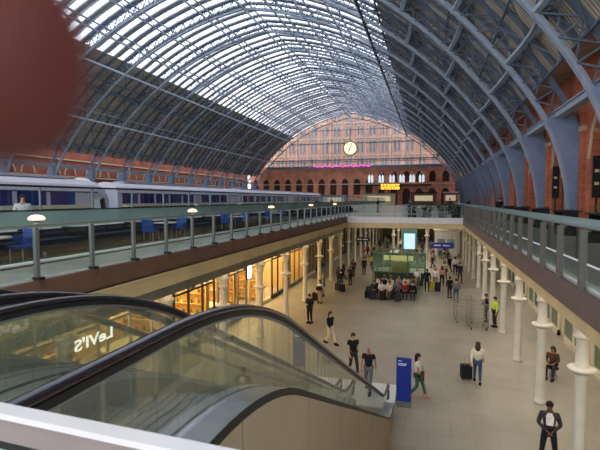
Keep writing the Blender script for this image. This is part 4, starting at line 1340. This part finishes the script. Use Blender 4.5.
person(3.66, 27.9, 110, 'stand', 'hivis', 'charcoal', 'worker in a bright yellow vest standing by the trolleys', 'brown', h=1.78)
person(3.32, 28.9, 80, 'phone', 'black', 'black', 'worker in black reaching to the cage trolleys', h=1.75)
person(-7.5, 30.9, 175, 'stand', 'white', 'tan', 'person in white with a dark backpack by the left columns', 'black', True, h=1.68)
bag(-7.5, 30.66, .98, 'black', 'black backpack on the person in white near the left columns', 0, 1.1, 'backpack', 'backpack')
o_ = person(5.0, 20.6, 150, 'sit', 'brown', 'charcoal', 'person in brown sitting under the right deck behind the columns', 'brown', True, skin=1, h=1.7)
t = thing('stool', 'low stool under the right deck carrying the seated person', 'stool', (5.0, 20.62, 0))
MB().lathe([(.2, .36), (.22, .38), (.22, .42), (.2, .43)], 14).build('seat', BLACK, t)
for a in range(4): MB().tube([(.15*math.cos(a*PI/2+.8), .15*math.sin(a*PI/2+.8), 0), (.12*math.cos(a*PI/2+.8), .12*math.sin(a*PI/2+.8), .37)], .015, 6).build('leg', STEEL, t)

MID = [ # x, y, facing, pose, top, legs, hair, long, skin, extra label
 (1.85, 34.0, 5, 'walk', 'grey', 'jeans', 'brown', 0, 0, 'walking away carrying a black bag'),
 (1.45, 35.3, 20, 'stand', 'black', 'black', 'black', 0, 1, 'beside the one with the black bag'),
 (-.2, 37.5, 178, 'stand', 'black', 'black', 'black', 0, 2, 'standing right of the kiosk'),
 (.45, 38.6, 170, 'stand', 'white', 'tan', 'fair', 1, 0, 'behind a yellow bag'),
 (1.0, 39.6, 0, 'walk', 'pink', 'black', 'brown', 1, 0, 'beyond the dark suitcase'),
 (1.35, 43.6, 10, 'walk', 'cream', 'navy', 'brown', 0, 0, 'beneath the blue hanging sign'),
 (2.55, 42.0, -170, 'walk', 'navy', 'charcoal', 'black', 0, 0, 'next to the right columns'),
 (2.4, 46.5, 0, 'stand', 'white', 'black', 'black', 0, 1, 'near the right columns, farther on'),
 (1.9, 47.8, 30, 'walk', 'black', 'black', 'brown', 0, 0, 'just past the blue hanging sign'),
 (-6.95, 35.9, 10, 'stand', 'black', 'jeans', 'black', 0, 0, 'by two suitcases near the left columns'),
 (-7.4, 37.2, -20, 'stand', 'navy', 'black', 'brown', 1, 0, 'behind the suitcases near the left columns'),
 (-6.6, 38.3, 160, 'phone', 'charcoal', 'black', 'black', 0, 1, 'reading a phone near the left columns'),
 (-7.6, 40.5, 90, 'walk', 'black', 'charcoal', 'fair', 1, 0, 'walking along the left shops'),
 (-7.0, 42.3, 0, 'walk', 'brown', 'navy', 'black', 0, 0, 'walking away along the left shops'),
 (-6.2, 43.9, 170, 'stand', 'black', 'black', 'brown', 0, 0, 'in the walkway left of the kiosk'),
 (-5.8, 47.0, 180, 'walk', 'yellow', 'charcoal', 'black', 0, 1, 'coming past the kiosk'),
 (-5.2, 49.5, 190, 'stand', 'black', 'navy', 'black', 1, 0, 'behind the kiosk on the left'),
 (-7.8, 33.2, 100, 'stand', 'grey', 'black', 'grey', 0, 0, 'close to a lit shop window'),
]
for (x, y, fc, kd, tp, lg_, hr, lh, sk, ex) in MID:
    person(x, y, fc, kd, tp, lg_, 'person in %s top and %s trousers %s' % (tp, lg_, ex), hr, bool(lh), 1, sk, random.Random(int(x*91+y*7)).uniform(1.64, 1.82), group='people on the concourse')
suitcase(-6.7, 35.2, 'black', 'black suitcase by the left columns, the nearer of two')
suitcase(-7.15, 35.6, 'charcoal', 'charcoal suitcase by the left columns, the farther of two')
suitcase(.62, 37.4, 'navy', 'large navy suitcase right of the kiosk', 0, .78)
suitcase(.15, 37.9, 'yellow', 'yellow suitcase right of the kiosk', 0, .7)
suitcase(-8.0, 31.6, 'black', 'black suitcase beside the person in white')

# seated crowd on long benches before the kiosk
benches = ((-3.45, 34.1, 'nearest bench'), (-1.75, 34.4, 'second bench'), (-3.5, 36.2, 'third bench'), (-1.8, 36.5, 'fourth bench'))
rr = random.Random(11)
used = set()
for bi, (bx, by, bn) in enumerate(benches):
    t = thing('waiting_bench', 'black waiting bench before the kiosk, %s' % bn, 'bench', (bx, by, 0), 0, 'benches before the kiosk')
    MB().b2(-.85, .85, -.22, .22, .36, .43).build('seat', BLACK, t)
    MB().b2(-.85, .85, -.012, .012, .43, .80).build('backrest', BLACK, t)
    for s in (-.75, .75): MB().b2(s-.03, s+.03, -.2, .2, 0, .36).build('leg', STEEL, t)
    for j in range(3):
        for sd in (0, 1):
            if sd and bi in (0, 1) and j == 1: continue
            while True:
                tp = rr.choice(['black', 'white', 'navy', 'grey', 'pink', 'charcoal', 'brown', 'black', 'lilac', 'cream', 'red']); lg_ = rr.choice(['black', 'jeans', 'charcoal', 'tan', 'navy'])
                if (tp, lg_) not in used: used.add((tp, lg_)); break
            person(bx-.55+j*.55, by+(.17 if sd else -.17), 0 if sd else 180, 'sit', tp, lg_, 'seated person in %s top and %s trousers on the %s before the kiosk' % (tp, lg_, bn),
                   rr.choice(['black', 'brown', 'fair']), rr.random() < .5, 1, rr.randrange(2), 1.7, group='people seated before the kiosk', z=0)
for k, (x, y, m_) in enumerate(((-4.45, 33.5, 'black'), (-4.5, 34.4, 'charcoal'), (-4.05, 33.1, 'navy'), (-2.55, 33.5, 'black'), (-2.2, 33.0, 'charcoal'), (-3.3, 33.1, 'black'), (-4.6, 35.3, 'black'))):
    suitcase(x, y, m_, '%s suitcase before the benches, %s in the cluster' % (m_, ORD[k]), rr.uniform(-30, 30), rr.uniform(.5, .7), 'suitcases before the benches')
person(-1.0, 37.9, 0, 'stand', 'white', 'grey', 'person in white top and grey trousers standing at the kiosk corner', 'grey', False, group='people on the concourse')

# far crowd under the end deck
used = set(); rr = random.Random(23)
tops = ['black', 'navy', 'white', 'grey', 'red', 'brown', 'charcoal', 'pink', 'blue', 'tan', 'teal', 'green']; lgs = ['black', 'jeans', 'charcoal', 'tan', 'navy', 'grey']
k = 0
while k < 30:
    tp = rr.choice(tops); lg_ = rr.choice(lgs)
    if (tp, lg_) in used: continue
    used.add((tp, lg_))
    x = rr.uniform(-7.8, -.2) if k < 22 else rr.uniform(0, 3.2); y = rr.uniform(50, 74)
    if abs(x+4.5) < .5 or abs(x+.4) < .45: x += .9
    if abs(x+2.6) < 1.2 and 59 < y < 61: y += 3
    if x > .3 and 60 < y < 64: y -= 5
    person(x, y, rr.uniform(0, 360), rr.choice(['stand', 'walk', 'walk', 'phone']), tp, lg_, 'distant person in %s top and %s trousers under the far deck' % (tp, lg_), rr.choice(['black', 'brown', 'fair']), rr.random() < .4, 1, rr.randrange(3), rr.uniform(1.62, 1.84), 0, 'distant crowd under the far deck', far=True)
    k += 1
# people on the upper deck
UP = [(5.6, 42, 'navy', 'black', 'leaning by the far right arches'), (6.3, 46, 'black', 'jeans', 'walking beside the right arches'), (2.0, 52, 'charcoal', 'black', 'behind the far balustrade'),
      (-12.8, 11.6, 'white', 'black', 'behind the glass screen on the left'), (-15, 60, 'black', 'navy', 'on the train platform, nearer one'), (-16, 74, 'red', 'black', 'on the train platform, farther one'),
      (-6.5, 58, 'black', 'grey', 'on the far upper deck left of the shrubs'), (-3, 70, 'grey', 'black', 'on the far upper deck by the kiosks'), (4.5, 60, 'black', 'tan', 'far along the right wall')]
for x, y, tp, lg_, ex in UP:
    person(x, y, rr.uniform(0, 360), 'stand', tp, lg_, 'person in %s top and %s trousers %s' % (tp, lg_, ex), 'brown', False, 1, 0, 1.75, DECK, 'people on the upper deck', far=True)

# ------------------------------------------------------------------ hand whose fingertip reaches in front of the lens
def hand():
    m = bpy.data.materials.new('finger_skin'); m.use_nodes = True
    b = m.node_tree.nodes['Principled BSDF']
    n = m.node_tree.nodes; l = m.node_tree.links
    z = n.new('ShaderNodeTexNoise'); z.inputs['Scale'].default_value = 60
    t = n.new('ShaderNodeTexCoord'); l.new(t.outputs['Object'], z.inputs['Vector'])
    r = n.new('ShaderNodeValToRGB'); r.color_ramp.elements[0].color = lin((74, 20, 15)) + (1,); r.color_ramp.elements[1].color = lin((86, 26, 18)) + (1,)  # backlit shade put into the dark red skin colour
    l.new(z.outputs['Fac'], r.inputs['Fac']); l.new(r.outputs['Color'], b.inputs['Base Color']); b.inputs['Roughness'].default_value = .7
    # frame: fingertip target in metres from the lens, finger comes in from the upper left
    tip = Vector((-.0378, .0360, .0124)); back = Vector((-.93, -.30, .22)).normalized()
    u = back.cross(Vector((0, 0, 1))).normalized(); v = u.cross(back).normalized()
    def P(a, b_=0, c=0): return tuple(tip + back*a + u*b_ + v*c)
    V = [(P(-.004), .0098), (P(.004), .0112), (P(.022), .0112), (P(.042, 0, .001), .0092), (P(.066, 0, .0), .0098), (P(.092, -.002, -.006), .0112), (P(.115, -.004, -.014), .017), (P(.150, -.02, -.02), .030), (P(.190, -.03, -.03), .030), (P(.225, -.035, -.04), .026), (P(.30, -.04, -.06), .030)]
    ch = [V]
    base = 7
    for k in range(3):
        o = -.022*(k+1)
        ch.append([base, (P(.118, o-.004, -.018), .0105), (P(.085, o-.002, -.020), .0095), (P(.062, o, -.036), .0088), (P(.058, o+.002, -.055-.003*k), .0078)])
    ch.append([8, (P(.165, .018, -.03), .014), (P(.135, .034, -.034), .011), (P(.105, .040, -.03), .0095)])
    me = skin_mesh('hand', ch, 2); me.materials[0] = m
    o = link('hand', me, None, (0, 0, EYE))
    tag(o, 'dark red blurred fingertip reaching in at the upper left, close to the lens', 'hand')
    nl = MB(); c = P(.004, 0, .0078)
    nl.ball(c, (.0045, .005, .0016), 10); nl.build('fingernail', mat('nail_pink', (150, 84, 76), .4), o)
hand()
